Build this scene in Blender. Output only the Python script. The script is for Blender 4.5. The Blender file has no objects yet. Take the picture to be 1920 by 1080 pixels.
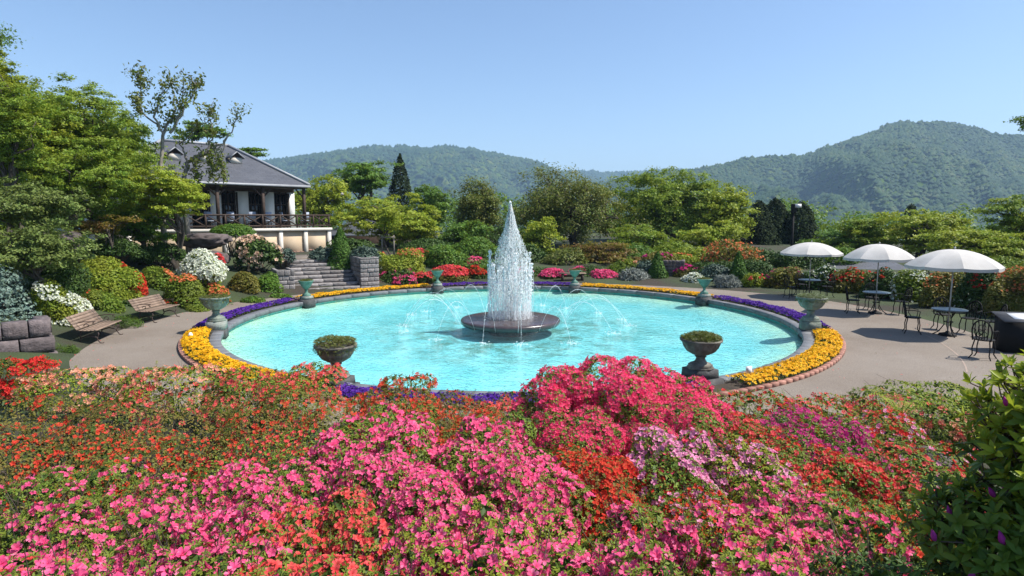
import bpy, math, random
import numpy as np
from mathutils import Vector, Matrix

rng = np.random.default_rng(11)
random.seed(11)
PI = math.pi
SC = bpy.context.scene
COL = SC.collection

# ------------------------------------------------------------------ camera, sky, sun, exposure
FPX, PITCH, CAMZ = 1130.0, 0.1165, 3.22
PY0 = 19.2                                   # pool centre (0, PY0)
cam_d = bpy.data.cameras.new("camera")
cam_d.sensor_width = 36.0
cam_d.lens = 36.0 * FPX / 1920.0
cam_d.clip_start = 0.05
cam_d.clip_end = 9000.0
cam = bpy.data.objects.new("camera", cam_d)
COL.objects.link(cam)
cam.location = (0, 0, CAMZ)
cam.rotation_euler = (PI / 2 - PITCH, 0, 0)
SC.camera = cam

SUN_EL, SUN_AZ = math.radians(55), math.radians(-3)     # azimuth measured from +x towards +y
world = bpy.data.worlds.new("World")
SC.world = world
world.use_nodes = True
wn = world.node_tree
bg = wn.nodes["Background"]
sky = wn.nodes.new("ShaderNodeTexSky")
sky.sky_type = 'NISHITA'
sky.sun_disc = False
sky.sun_elevation = SUN_EL
sky.sun_rotation = PI / 2 - SUN_AZ
sky.altitude = 300
sky.air_density = 1.0
sky.dust_density = 0.9
sky.ozone_density = 3.5
wn.links.new(sky.outputs[0], bg.inputs[0])
bg.inputs[1].default_value = 0.115
sun_d = bpy.data.lights.new("sun", 'SUN')
sun_d.energy = 5.0
sun_d.angle = math.radians(0.53)
sun_d.color = (1.0, 0.95, 0.87)
sun = bpy.data.objects.new("sun", sun_d)
COL.objects.link(sun)
sd = Vector((math.cos(SUN_EL) * math.cos(SUN_AZ), math.cos(SUN_EL) * math.sin(SUN_AZ), math.sin(SUN_EL)))
sun.rotation_euler = sd.to_track_quat('Z', 'Y').to_euler()
sun.location = (30, -10, 60)
SC.view_settings.view_transform = 'Standard'
SC.view_settings.look = 'None'
SC.view_settings.exposure = 0.72
SC.view_settings.gamma = 1.0
SC.view_settings.use_curve_mapping = False
SC.cycles.max_bounces = 6
SC.cycles.transparent_max_bounces = 12
SC.cycles.volume_bounces = 0
SC.cycles.use_denoising = True

# ------------------------------------------------------------------ small helpers
def ray(px, py):
    a = (px - 960) / FPX
    b = (540 - py) / FPX
    return a, math.cos(PITCH) + b * math.sin(PITCH), -math.sin(PITCH) + b * math.cos(PITCH)

def at(px, py, Y):
    a, dy, dz = ray(px, py)
    t = Y / dy
    return Vector((a * t, Y, CAMZ + dz * t))

def ground(px, py, z=0.0):
    a, dy, dz = ray(px, py)
    t = (z - CAMZ) / dz
    return Vector((a * t, dy * t, z))

def tag(o, label=None, cat=None, group=None, kind=None):
    if label: o["label"] = label
    if cat: o["category"] = cat
    if group: o["group"] = group
    if kind: o["kind"] = kind
    return o

def thing(name, label, cat, loc=(0, 0, 0), rz=0.0, group=None, kind=None):
    o = bpy.data.objects.new(name, None)
    o.empty_display_size = 0.1
    COL.objects.link(o)
    o.location = loc
    o.rotation_euler = (0, 0, rz)
    return tag(o, label, cat, group, kind)

class MB:
    """collects vertices and faces, links them as one mesh object"""
    def __init__(s):
        s.v = []; s.f = []; s.n = 0; s.attr = []
    def add(s, v, *faces, attr=None):
        v = np.asarray(v, dtype=np.float32).reshape(-1, 3)
        for f in faces:
            f = np.asarray(f, dtype=np.int64)
            if f.size: s.f.append(f + s.n)
        s.v.append(v); s.n += len(v)
        if attr is not None: s.attr.append(np.asarray(attr, np.float32))
        return s
    def mesh(s, name, mat, smooth=False):
        me = bpy.data.meshes.new(name)
        V = np.concatenate(s.v) if s.v else np.zeros((0, 3), np.float32)
        me.vertices.add(len(V))
        me.vertices.foreach_set("co", V.ravel())
        loops = np.concatenate([f.ravel() for f in s.f])
        counts = np.concatenate([np.full(len(f), f.shape[1]) for f in s.f])
        starts = np.concatenate([[0], np.cumsum(counts)[:-1]])
        me.loops.add(len(loops))
        me.polygons.add(len(counts))
        me.loops.foreach_set("vertex_index", loops.astype(np.int32))
        me.polygons.foreach_set("loop_start", starts.astype(np.int32))
        if s.attr:
            A = np.concatenate(s.attr)
            at_ = me.attributes.new("tone", 'FLOAT', 'POINT')
            at_.data.foreach_set("value", A)
        me.update(calc_edges=True)
        if smooth:
            me.polygons.foreach_set("use_smooth", np.ones(len(counts), bool))
        if mat is not None: me.materials.append(mat)
        return me
    def build(s, name, mat, parent=None, smooth=False, kind=None, loc=None):
        o = bpy.data.objects.new(name, s.mesh(name, mat, smooth))
        COL.objects.link(o)
        if parent is not None: o.parent = parent
        if kind: o["kind"] = kind
        if loc is not None: o.location = loc
        return o

def link(name, me, parent=None, loc=(0, 0, 0), rot=(0, 0, 0), scale=(1, 1, 1)):
    o = bpy.data.objects.new(name, me)
    COL.objects.link(o)
    if parent is not None: o.parent = parent
    o.location = loc; o.rotation_euler = rot; o.scale = scale
    return o

def copy_tree(o, parent=None):
    c = o.copy()
    COL.objects.link(c)
    if parent is not None: c.parent = parent
    for ch in list(o.children): copy_tree(ch, c)
    return c

BOXF = np.array([[0, 3, 2, 1], [4, 5, 6, 7], [0, 1, 5, 4], [1, 2, 6, 5], [2, 3, 7, 6], [3, 0, 4, 7]])
def box(mb, c, s, rz=0.0, taper=1.0):
    x, y, z = s[0] / 2, s[1] / 2, s[2] / 2
    v = np.array([[-x, -y, -z], [x, -y, -z], [x, y, -z], [-x, y, -z],
                  [-x * taper, -y * taper, z], [x * taper, -y * taper, z], [x * taper, y * taper, z], [-x * taper, y * taper, z]])
    if rz:
        cs, sn = math.cos(rz), math.sin(rz)
        v = v @ np.array([[cs, sn, 0], [-sn, cs, 0], [0, 0, 1]])
    return mb.add(v + np.array(c), BOXF)

def tube(mb, pts, rad, k=6, caps=True):
    P = np.asarray(pts, float); n = len(P)
    R = np.broadcast_to(np.asarray(rad, float), (n,))
    T = np.gradient(P, axis=0)
    T /= np.linalg.norm(T, axis=1)[:, None] + 1e-9
    ref = np.array([0, 0, 1.0]) if abs(T[:, 2]).mean() < 0.8 else np.array([1.0, 0, 0])
    A = np.cross(T, ref); A /= np.linalg.norm(A, axis=1)[:, None] + 1e-9
    B = np.cross(T, A)
    a = np.arange(k) * 2 * PI / k
    V = P[:, None] + R[:, None, None] * (np.cos(a)[None, :, None] * A[:, None] + np.sin(a)[None, :, None] * B[:, None])
    V = V.reshape(-1, 3)
    i = np.arange(n - 1)[:, None] * k; j = np.arange(k)[None]; j2 = (j + 1) % k
    F = np.stack([i + j, i + j2, i + k + j2, i + k + j], -1).reshape(-1, 4)
    if caps and k >= 3:
        V = np.concatenate([V, P[:1], P[-1:]])
        c0, c1 = n * k, n * k + 1
        jj = np.arange(k)
        C = np.concatenate([np.stack([np.full(k, c0), (jj + 1) % k, jj], 1),
                            np.stack([np.full(k, c1), (n - 1) * k + jj, (n - 1) * k + (jj + 1) % k], 1)])
        return mb.add(V, F, C)
    return mb.add(V, F)

def lathe(mb, prof, k=24, c=(0, 0, 0)):
    prof = np.asarray(prof, float); n = len(prof)
    a = np.arange(k) * 2 * PI / k
    V = np.stack([prof[:, 0][:, None] * np.cos(a), prof[:, 0][:, None] * np.sin(a), np.repeat(prof[:, 1][:, None], k, 1)], -1).reshape(-1, 3)
    i = np.arange(n - 1)[:, None] * k; j = np.arange(k)[None]; j2 = (j + 1) % k
    F = np.stack([i + j, i + j2, i + k + j2, i + k + j], -1).reshape(-1, 4)
    return mb.add(V + np.array(c), F)

def ring_sheet(mb, radii, th, zf):
    """polar strip grid: radii (n,) or (n, m) over angles th (m,)"""
    th = np.asarray(th); m = len(th)
    R = np.asarray(radii, float)
    if R.ndim == 1: R = np.repeat(R[:, None], m, 1)
    n = len(R)
    X = R * np.cos(th); Y = PY0 + R * np.sin(th)
    Z = zf(X, Y) if callable(zf) else np.full_like(X, zf)
    V = np.stack([X, Y, Z], -1).reshape(-1, 3)
    i = np.arange(n - 1)[:, None] * m; j = np.arange(m - 1)[None]
    F = np.stack([i + j, i + m + j, i + m + j + 1, i + j + 1], -1).reshape(-1, 4)
    return mb.add(V, F)

# value noise -------------------------------------------------------
def _h(ix, iy, iz):
    h = (ix.astype(np.int64) * 374761393 + iy.astype(np.int64) * 668265263 + iz.astype(np.int64) * 2147483647) & 0xFFFFFFFF
    h = ((h ^ (h >> 13)) * 1274126177) & 0xFFFFFFFF
    return ((h ^ (h >> 16)) & 0xFFFF) / 65535.0
def vnoise(P):
    P = np.asarray(P, float); i = np.floor(P).astype(np.int64); f = P - i; f = f * f * (3 - 2 * f)
    r = 0
    for dx in (0, 1):
        for dy in (0, 1):
            for dz in (0, 1):
                w = (f[..., 0] if dx else 1 - f[..., 0]) * (f[..., 1] if dy else 1 - f[..., 1]) * (f[..., 2] if dz else 1 - f[..., 2])
                r = r + w * _h(i[..., 0] + dx, i[..., 1] + dy, i[..., 2] + dz)
    return r
def fbm(P, o=4):
    P = np.asarray(P, float); s = 0; a = 0.5
    for k in range(o):
        s = s + a * vnoise(P * 2 ** k + 17.3 * k); a *= 0.5
    return s

# ------------------------------------------------------------------ materials
def newmat(name):
    m = bpy.data.materials.new(name); m.use_nodes = True
    nt = m.node_tree
    for n in list(nt.nodes): nt.nodes.remove(n)
    out = nt.nodes.new("ShaderNodeOutputMaterial")
    return m, nt, out
def N(nt, t, **kw):
    n = nt.nodes.new("ShaderNode" + t)
    for k, v in kw.items():
        if k.startswith("i_"):
            key = k[2:]
            key = int(key) if key.isdigit() else key.replace("_", " ")
            n.inputs[key].default_value = v
        else: setattr(n, k, v)
    return n
def ramp(nt, cols, poss=None, interp='LINEAR'):
    r = nt.nodes.new("ShaderNodeValToRGB"); cr = r.color_ramp; cr.interpolation = interp
    n = len(cols); poss = poss or [i / (n - 1) for i in range(n)]
    while len(cr.elements) < n: cr.elements.new(0.5)
    for e, c, p in zip(cr.elements, cols, poss):
        e.position = p; e.color = (*c, 1) if len(c) == 3 else c
    return r
def mixc(nt, f, a, b, blend='MIX'):
    m = nt.nodes.new("ShaderNodeMix"); m.data_type = 'RGBA'; m.blend_type = blend
    L = nt.links.new
    for s, v in ((0, f), (6, a), (7, b)):
        if hasattr(v, "is_output"): L(v, m.inputs[s])
        else: m.inputs[s].default_value = v if s == 0 else (*v, 1) if len(v) == 3 else v
    return m.outputs[2]

def leafmat(name, cols, trans=0.3, rough=0.5, nscale=1.2, patch=None, patch_amt=0.5):
    m, nt, out = newmat(name); L = nt.links.new
    g = N(nt, "NewGeometry"); oi = N(nt, "ObjectInfo")
    ad = N(nt, "Math", operation='ADD'); fr = N(nt, "Math", operation='FRACT')
    L(g.outputs["Random Per Island"], ad.inputs[0]); L(oi.outputs["Random"], ad.inputs[1]); L(ad.outputs[0], fr.inputs[0])
    r = ramp(nt, cols); L(fr.outputs[0], r.inputs[0])
    nz = N(nt, "TexNoise", i_Scale=nscale, i_Detail=2.0)
    L(g.outputs["Position"], nz.inputs["Vector"])
    pr = ramp(nt, [(0, 0, 0), (1, 1, 1)], [0.42, 0.62]); L(nz.outputs["Fac"], pr.inputs[0])
    pm = N(nt, "Math", operation='MULTIPLY', i_1=patch_amt); L(pr.outputs[0], pm.inputs[0])
    col = mixc(nt, pm.outputs[0], r.outputs[0], patch if patch else tuple(c * 0.6 for c in cols[0]))
    d = N(nt, "BsdfPrincipled", i_Roughness=rough)
    d.inputs["Specular IOR Level"].default_value = 0.18
    t = N(nt, "BsdfTranslucent")
    L(col, d.inputs["Base Color"])
    tc = mixc(nt, 0.35, col, (0.35, 0.40, 0.04)) if trans > 0.2 else col
    L(tc, t.inputs["Color"])
    mx = N(nt, "MixShader", i_0=trans); L(d.outputs[0], mx.inputs[1]); L(t.outputs[0], mx.inputs[2])
    L(mx.outputs[0], out.inputs[0])
    return m

def petalmat(name, cols, throat=None, trans=0.35):
    m, nt, out = newmat(name); L = nt.links.new
    g = N(nt, "NewGeometry"); oi = N(nt, "ObjectInfo")
    ad = N(nt, "Math", operation='ADD'); fr = N(nt, "Math", operation='FRACT')
    L(g.outputs["Random Per Island"], ad.inputs[0]); L(oi.outputs["Random"], ad.inputs[1]); L(ad.outputs[0], fr.inputs[0])
    r = ramp(nt, cols); L(fr.outputs[0], r.inputs[0])
    col = r.outputs[0]
    if throat:
        a = N(nt, "Attribute", attribute_name="tone")
        col = mixc(nt, a.outputs["Fac"], col, throat)
    d = N(nt, "BsdfPrincipled", i_Roughness=0.6); d.inputs["Specular IOR Level"].default_value = 0.15
    t = N(nt, "BsdfTranslucent")
    L(col, d.inputs["Base Color"]); L(col, t.inputs["Color"])
    mx = N(nt, "MixShader", i_0=trans); L(d.outputs[0], mx.inputs[1]); L(t.outputs[0], mx.inputs[2])
    L(mx.outputs[0], out.inputs[0])
    return m

def solid(name, cols, scale=6.0, rough=0.7, bump=0.0, bscale=30.0, metal=0.0, spec=0.4, objrand=0.0, detail=5.0, poss=None):
    m, nt, out = newmat(name); L = nt.links.new
    tc = N(nt, "TexCoord"); nz = N(nt, "TexNoise", i_Scale=scale, i_Detail=detail, i_Roughness=0.6)
    L(tc.outputs["Object"], nz.inputs["Vector"])
    cols = cols if isinstance(cols, list) else [cols, tuple(c * 0.75 for c in cols)]
    r = ramp(nt, cols, poss or [0.3 + 0.4 * i / (len(cols) - 1) for i in range(len(cols))]); L(nz.outputs["Fac"], r.inputs[0])
    col = r.outputs[0]
    if objrand:
        oi = N(nt, "ObjectInfo")
        hs = N(nt, "HueSaturation"); mr = N(nt, "MapRange", i_3=1 - objrand, i_4=1 + objrand)
        L(oi.outputs["Random"], mr.inputs[0]); L(mr.outputs[0], hs.inputs["Value"]); L(col, hs.inputs["Color"]); col = hs.outputs[0]
    d = N(nt, "BsdfPrincipled", i_Roughness=rough, i_Metallic=metal); d.inputs["Specular IOR Level"].default_value = spec
    L(col, d.inputs["Base Color"])
    if bump:
        nb = N(nt, "TexNoise", i_Scale=bscale, i_Detail=6.0); L(tc.outputs["Object"], nb.inputs["Vector"])
        b = N(nt, "Bump", i_Strength=bump, i_Distance=0.02); L(nb.outputs["Fac"], b.inputs["Height"]); L(b.outputs[0], d.inputs["Normal"])
    L(d.outputs[0], out.inputs[0])
    return m

M = {}
M['bark'] = solid("bark", [(0.05, 0.038, 0.028), (0.11, 0.09, 0.07)], 8, 0.9, 0.6, 20)
M['bark_pale'] = solid("pale_bark", [(0.15, 0.13, 0.105), (0.29, 0.26, 0.215)], 8, 0.9, 0.5, 20)
M['twig'] = solid("twig", [(0.055, 0.04, 0.028), (0.12, 0.09, 0.065)], 8, 0.9)
M['stone'] = solid("grey_stone", [(0.09, 0.085, 0.085), (0.20, 0.185, 0.18), (0.28, 0.26, 0.25)], 4, 0.9, 0.8, 14, objrand=0.3)
M['stone_red'] = solid("reddish_stone", [(0.06, 0.048, 0.05), (0.12, 0.098, 0.098), (0.185, 0.15, 0.148)], 3.2, 0.9, 0.9, 12, objrand=0.18)
M['mortar'] = solid("mortar", [(0.06, 0.055, 0.05), (0.12, 0.11, 0.10)], 6, 0.95)
M['rock'] = solid("rock", [(0.03, 0.027, 0.028), (0.085, 0.068, 0.066), (0.13, 0.10, 0.095)], 2.4, 0.9, 1.0, 5)
M['rim'] = solid("rim_stone", [(0.10, 0.105, 0.115), (0.17, 0.175, 0.185)], 5, 0.65, 0.2, 40, objrand=0.12)
M['brick'] = solid("terracotta_brick", [(0.24, 0.105, 0.075), (0.36, 0.19, 0.145)], 9, 0.85, 0.3, 40, objrand=0.2)
M['disk'] = solid("dark_granite", [(0.035, 0.026, 0.028), (0.085, 0.06, 0.06)], 5, 0.25, 0.15, 60, spec=0.6)
M['iron'] = solid("black_iron", [(0.009, 0.009, 0.009), (0.016, 0.015, 0.015)], 12, 0.75, spec=0.2)
M['iron_brown'] = solid("brown_iron", [(0.035, 0.022, 0.018), (0.07, 0.045, 0.035)], 12, 0.5)
M['slat'] = solid("bench_wood", [(0.135, 0.09, 0.062), (0.265, 0.19, 0.14)], 5, 0.75, 0.3, 30, objrand=0.15)
M['canvas'] = solid("cream_canvas", [(0.40, 0.385, 0.36), (0.50, 0.48, 0.455)], 1.5, 0.9, 0.1, 120)
M['pole'] = solid("grey_pole", [(0.34, 0.33, 0.31), (0.42, 0.41, 0.39)], 8, 0.4, metal=0.3)
M['urn_dark'] = solid("weathered_brown_stone", [(0.06, 0.054, 0.046), (0.135, 0.122, 0.10), (0.23, 0.215, 0.18)], 6, 0.85, 0.8, 25)
M['urn_grey'] = solid("lichen_grey_stone", [(0.075, 0.098, 0.08), (0.155, 0.18, 0.148), (0.23, 0.24, 0.20)], 5, 0.85, 0.6, 25)
M['urn_green'] = solid("verdigris", [(0.045, 0.095, 0.072), (0.085, 0.18, 0.14), (0.14, 0.22, 0.175)], 5, 0.7, 0.4, 25)
M['plinth'] = solid("dark_plinth_stone", [(0.035, 0.035, 0.037), (0.085, 0.083, 0.082)], 5, 0.8, 0.5, 25)
M['plinth_pale'] = solid("pale_plinth_stone", [(0.16, 0.18, 0.16), (0.27, 0.28, 0.25)], 5, 0.8, 0.5, 25)
M['white'] = solid("white_plaster", [(0.66, 0.65, 0.62), (0.76, 0.75, 0.72)], 1.2, 0.9, 0.1, 20)
M['beige'] = solid("beige_render", [(0.46, 0.35, 0.235), (0.56, 0.44, 0.31)], 1.0, 0.9, 0.15, 20)
M['trim'] = solid("pale_trim", [(0.50, 0.46, 0.40), (0.62, 0.58, 0.52)], 3, 0.85)
M['timber'] = solid("dark_timber", [(0.028, 0.017, 0.012), (0.06, 0.037, 0.026)], 6, 0.75, 0.3, 25)
M['soil'] = solid("dark_soil", [(0.03, 0.022, 0.015), (0.06, 0.045, 0.03)], 3, 0.95, 0.8, 20)
M['paper'] = solid("white_paper", [(0.75, 0.75, 0.74), (0.8, 0.8, 0.79)], 3, 0.6)
M['lampmetal'] = solid("white_lamp_metal", [(0.55, 0.55, 0.55), (0.65, 0.65, 0.65)], 3, 0.4)
M['cloth_blue'] = solid("pale_blue_seat", [(0.24, 0.28, 0.36), (0.34, 0.38, 0.46)], 4, 0.8)

def roofmat():
    m, nt, out = newmat("slate_roof"); L = nt.links.new
    tc = N(nt, "TexCoord")
    br = N(nt, "TexBrick", i_Scale=1.0, i_Mortar_Size=0.012, i_Brick_Width=0.45, i_Row_Height=0.24)
    br.inputs["Color1"].default_value = (0.040, 0.044, 0.056, 1); br.inputs["Color2"].default_value = (0.075, 0.08, 0.096, 1); br.inputs["Mortar"].default_value = (0.02, 0.02, 0.025, 1)
    L(tc.outputs["UV"], br.inputs["Vector"])
    nz = N(nt, "TexNoise", i_Scale=0.9, i_Detail=5.0); L(tc.outputs["Object"], nz.inputs["Vector"])
    c = mixc(nt, nz.outputs["Fac"], br.outputs["Color"], (0.085, 0.088, 0.10))
    d = N(nt, "BsdfPrincipled", i_Roughness=0.55); L(c, d.inputs["Base Color"])
    b = N(nt, "Bump", i_Strength=0.6, i_Distance=0.03); L(br.outputs["Fac"], b.inputs["Height"]); b.invert = True; L(b.outputs[0], d.inputs["Normal"])
    L(d.outputs[0], out.inputs[0]); return m
M['roof'] = roofmat()

def glassmat():
    m, nt, out = newmat("dark_window_glass"); L = nt.links.new
    d = N(nt, "BsdfPrincipled", i_Roughness=0.08); d.inputs["Base Color"].default_value = (0.012, 0.014, 0.016, 1)
    nz = N(nt, "TexNoise", i_Scale=1.5); b = N(nt, "Bump", i_Strength=0.05); L(nz.outputs["Fac"], b.inputs["Height"]); L(b.outputs[0], d.inputs["Normal"])
    L(d.outputs[0], out.inputs[0]); return m
M['glass'] = glassmat()

def pavemat():
    m, nt, out = newmat("resin_bound_paving"); L = nt.links.new
    g = N(nt, "NewGeometry")
    n1 = N(nt, "TexNoise", i_Scale=0.35, i_Detail=5.0, i_Roughness=0.65); L(g.outputs["Position"], n1.inputs["Vector"])
    r1 = ramp(nt, [(0.165, 0.134, 0.108), (0.20, 0.168, 0.138), (0.225, 0.194, 0.164)], [0.3, 0.5, 0.7]); L(n1.outputs["Fac"], r1.inputs[0])
    n2 = N(nt, "TexNoise", i_Scale=45.0, i_Detail=3.0); L(g.outputs["Position"], n2.inputs["Vector"])
    r2 = ramp(nt, [(0.62, 0.62, 0.62), (1.25, 1.25, 1.25)], [0.3, 0.72]); L(n2.outputs["Fac"], r2.inputs[0])
    c = mixc(nt, 1.0, r1.outputs[0], r2.outputs[0], 'MULTIPLY')
    n3 = N(nt, "TexNoise", i_Scale=1.1, i_Detail=7.0, i_Roughness=0.7); L(g.outputs["Position"], n3.inputs["Vector"])
    r3 = ramp(nt, [(0, 0, 0), (1, 1, 1)], [0.56, 0.66]); L(n3.outputs["Fac"], r3.inputs[0])
    st = N(nt, "Math", operation='MULTIPLY', i_1=0.34); L(r3.outputs[0], st.inputs[0])
    c = mixc(nt, st.outputs[0], c, (0.15, 0.125, 0.105))
    d = N(nt, "BsdfPrincipled", i_Roughness=0.92); d.inputs["Specular IOR Level"].default_value = 0.25; L(c, d.inputs["Base Color"])
    b = N(nt, "Bump", i_Strength=0.5, i_Distance=0.006); L(n2.outputs["Fac"], b.inputs["Height"]); L(b.outputs[0], d.inputs["Normal"])
    L(d.outputs[0], out.inputs[0]); return m
M['pave'] = pavemat()

def groundmat():
    m, nt, out = newmat("garden_ground"); L = nt.links.new
    g = N(nt, "NewGeometry")
    n1 = N(nt, "TexNoise", i_Scale=0.5, i_Detail=6.0); L(g.outputs["Position"], n1.inputs["Vector"])
    r1 = ramp(nt, [(0.035, 0.026, 0.017), (0.028, 0.04, 0.013), (0.04, 0.06, 0.016)], [0.35, 0.5, 0.7]); L(n1.outputs["Fac"], r1.inputs[0])
    n2 = N(nt, "TexNoise", i_Scale=25.0, i_Detail=4.0); L(g.outputs["Position"], n2.inputs["Vector"])
    d = N(nt, "BsdfPrincipled", i_Roughness=0.95); L(r1.outputs[0], d.inputs["Base Color"])
    b = N(nt, "Bump", i_Strength=0.8, i_Distance=0.05); L(n2.outputs["Fac"], b.inputs["Height"]); L(b.outputs[0], d.inputs["Normal"])
    L(d.outputs[0], out.inputs[0]); return m
M['ground'] = groundmat()

def poolfloormat():
    m, nt, out = newmat("aqua_pool_paint"); L = nt.links.new
    tc = N(nt, "TexCoord")
    ln = N(nt, "VectorMath", operation='LENGTH'); L(tc.outputs["Object"], ln.inputs[0])
    n1 = N(nt, "TexNoise", i_Scale=0.9, i_Detail=6.0, i_Roughness=0.62); L(tc.outputs["Object"], n1.inputs["Vector"])
    base = ramp(nt, [(0.125, 0.49, 0.545), (0.20, 0.575, 0.62), (0.30, 0.65, 0.675)], [0.3, 0.5, 0.72]); L(n1.outputs["Fac"], base.inputs[0])
    # bleached, cream-stained margin
    ea = N(nt, "MapRange", i_1=7.2, i_2=8.6); L(ln.outputs["Value"], ea.inputs[0])
    n2 = N(nt, "TexNoise", i_Scale=1.6, i_Detail=5.0); L(tc.outputs["Object"], n2.inputs["Vector"])
    em = N(nt, "Math", operation='MULTIPLY'); L(ea.outputs[0], em.inputs[0]); L(n2.outputs["Fac"], em.inputs[1])
    em2 = N(nt, "Math", operation='MULTIPLY', i_1=1.25, use_clamp=True); L(em.outputs[0], em2.inputs[0])
    c = mixc(nt, em2.outputs[0], base.outputs[0], (0.62, 0.72, 0.46))
    # algae stains round the fountain
    sa = N(nt, "MapRange", i_1=5.6, i_2=2.4); L(ln.outputs["Value"], sa.inputs[0])
    n3 = N(nt, "TexNoise", i_Scale=1.3, i_Detail=8.0, i_Roughness=0.72); L(tc.outputs["Object"], n3.inputs["Vector"])
    r3 = ramp(nt, [(0, 0, 0), (1, 1, 1)], [0.46, 0.60]); L(n3.outputs["Fac"], r3.inputs[0])
    sm = N(nt, "Math", operation='MULTIPLY'); L(sa.outputs[0], sm.inputs[0]); L(r3.outputs[0], sm.inputs[1])
    sm2 = N(nt, "Math", operation='MULTIPLY', i_1=0.85); L(sm.outputs[0], sm2.inputs[0])
    c = mixc(nt, sm2.outputs[0], c, (0.06, 0.17, 0.115))
    # scattered small yellowish and dark blotches further out
    n4 = N(nt, "TexNoise", i_Scale=0.55, i_Detail=7.0, i_Roughness=0.7); L(tc.outputs["Object"], n4.inputs["Vector"])
    r4 = ramp(nt, [(0, 0, 0), (1, 1, 1)], [0.60, 0.70]); L(n4.outputs["Fac"], r4.inputs[0])
    s4 = N(nt, "Math", operation='MULTIPLY', i_1=0.4); L(r4.outputs[0], s4.inputs[0])
    c = mixc(nt, s4.outputs[0], c, (0.30, 0.52, 0.36))
    d = N(nt, "BsdfPrincipled", i_Roughness=0.8); L(c, d.inputs["Base Color"])
    L(d.outputs[0], out.inputs[0]); return m
M['poolfloor'] = poolfloormat()

def watermat():
    m, nt, out = newmat("clear_pool_water"); L = nt.links.new
    g = N(nt, "NewGeometry")
    mp = N(nt, "Mapping"); mp.inputs["Scale"].default_value = (1.0, 1.25, 1.0); L(g.outputs["Position"], mp.inputs[0])
    n1 = N(nt, "TexNoise", i_Scale=4.2, i_Detail=3.0, i_Distortion=1.1); L(mp.outputs[0], n1.inputs["Vector"])
    n2 = N(nt, "TexNoise", i_Scale=11.0, i_Detail=2.0, i_Distortion=0.8); L(mp.outputs[0], n2.inputs["Vector"])
    ad = N(nt, "Math", operation='MULTIPLY_ADD', i_1=0.45); L(n2.outputs["Fac"], ad.inputs[0]); L(n1.outputs["Fac"], ad.inputs[2])
    b = N(nt, "Bump", i_Strength=1.0, i_Distance=0.04); L(ad.outputs[0], b.inputs["Height"])
    fr = N(nt, "Fresnel", i_IOR=1.33); L(b.outputs[0], fr.inputs["Normal"])
    gl = N(nt, "BsdfGlossy", i_Roughness=0.03); L(b.outputs[0], gl.inputs["Normal"])
    tr = N(nt, "BsdfTransparent"); tr.inputs[0].default_value = (0.90, 0.99, 0.995, 1)
    mx = N(nt, "MixShader"); L(fr.outputs[0], mx.inputs[0]); L(tr.outputs[0], mx.inputs[1]); L(gl.outputs[0], mx.inputs[2])
    L(mx.outputs[0], out.inputs[0]); return m
M['water'] = watermat()

def spraymat(name, a):
    m, nt, out = newmat(name); L = nt.links.new
    d = N(nt, "BsdfPrincipled", i_Roughness=0.15); d.inputs["Base Color"].default_value = (0.96, 0.98, 0.99, 1)
    t = N(nt, "BsdfTranslucent"); t.inputs[0].default_value = (0.96, 0.98, 0.99, 1)
    mx = N(nt, "MixShader", i_0=0.6); L(d.outputs[0], mx.inputs[1]); L(t.outputs[0], mx.inputs[2])
    tr = N(nt, "BsdfTransparent")
    m2 = N(nt, "MixShader", i_0=a); L(tr.outputs[0], m2.inputs[1]); L(mx.outputs[0], m2.inputs[2])
    L(m2.outputs[0], out.inputs[0]); return m
M['spray'] = spraymat("water_spray", 1.0)
M['spray_fine'] = spraymat("fine_water_spray", 0.62)
M['veil'] = spraymat("thin_water_veil", 0.30)
M['foam'] = spraymat("water_foam", 0.55)

# ------------------------------------------------------------------ terrain
_T = np.radians(np.array([-180, -160, -150, -125, -100, -90, -55, -40, -20, 0, 20, 40, 55, 75, 90, 110, 122, 135, 150, 165, 180]))
_RP = np.array([11.4, 11.5, 11.6, 11.2, 10.3, 10.3, 11.9, 13.0, 13.2, 13.1, 12.9, 12.0, 11.3, 10.7, 10.6, 10.5, 10.35, 10.45, 10.8, 11.3, 11.4])
_SL = np.array([.36, .34, .30, .18, .1, .1, .1, .08, .03, .02, .03, .06, .10, .14, .16, .30, .40, .34, .32, .36, .36])
_CP = np.array([5.0, 4.2, 3.0, 2.0, 2.0, 2.0, 2.0, .8, .3, .25, .4, .7, 1.0, 1.5, 1.6, 1.3, 1.2, 1.2, 2.2, 4.0, 5.0])
def rp_of(th): return np.interp(th, _T, _RP)
def gz(x, y):
    x = np.asarray(x, float); y = np.asarray(y, float)
    r = np.hypot(x, y - PY0); th = np.arctan2(y - PY0, x)
    d = np.maximum(0, r - np.interp(th, _T, _RP))
    cp = np.interp(th, _T, _CP); sl = np.interp(th, _T, _SL)
    z1 = cp * (1 - np.exp(-sl * d / cp))
    dd = np.minimum(d, 10.0); z2 = 0.02 * dd * dd
    w = np.clip((72 - np.abs(np.degrees(th) + 90)) / 30, 0, 1); w = w * w * (3 - 2 * w)
    z = z1 * (1 - w) + z2 * w
    far = np.clip((r - 55) / 250, 0, 1)
    return z - 45 * far * far * (3 - 2 * far) - 0.012

def g1(x, y): return float(gz(x, y))

th = np.linspace(-PI, PI, 241)
rr = np.concatenate([np.linspace(9.30, 14, 14), 14 * (3200 / 14) ** (np.linspace(0.03, 1, 60))])
mb = MB(); ring_sheet(mb, rr, th, gz)
tag(mb.build("ground", M['ground'], smooth=True), kind='structure')
mb = MB()
rpv = rp_of(th)
ring_sheet(mb, np.stack([np.full_like(th, 9.34), np.full_like(th, 9.8), rpv * .5 + 4.9, rpv]), th, 0.003)
tag(mb.build("plaza_path", M['pave']), kind='structure')
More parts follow.
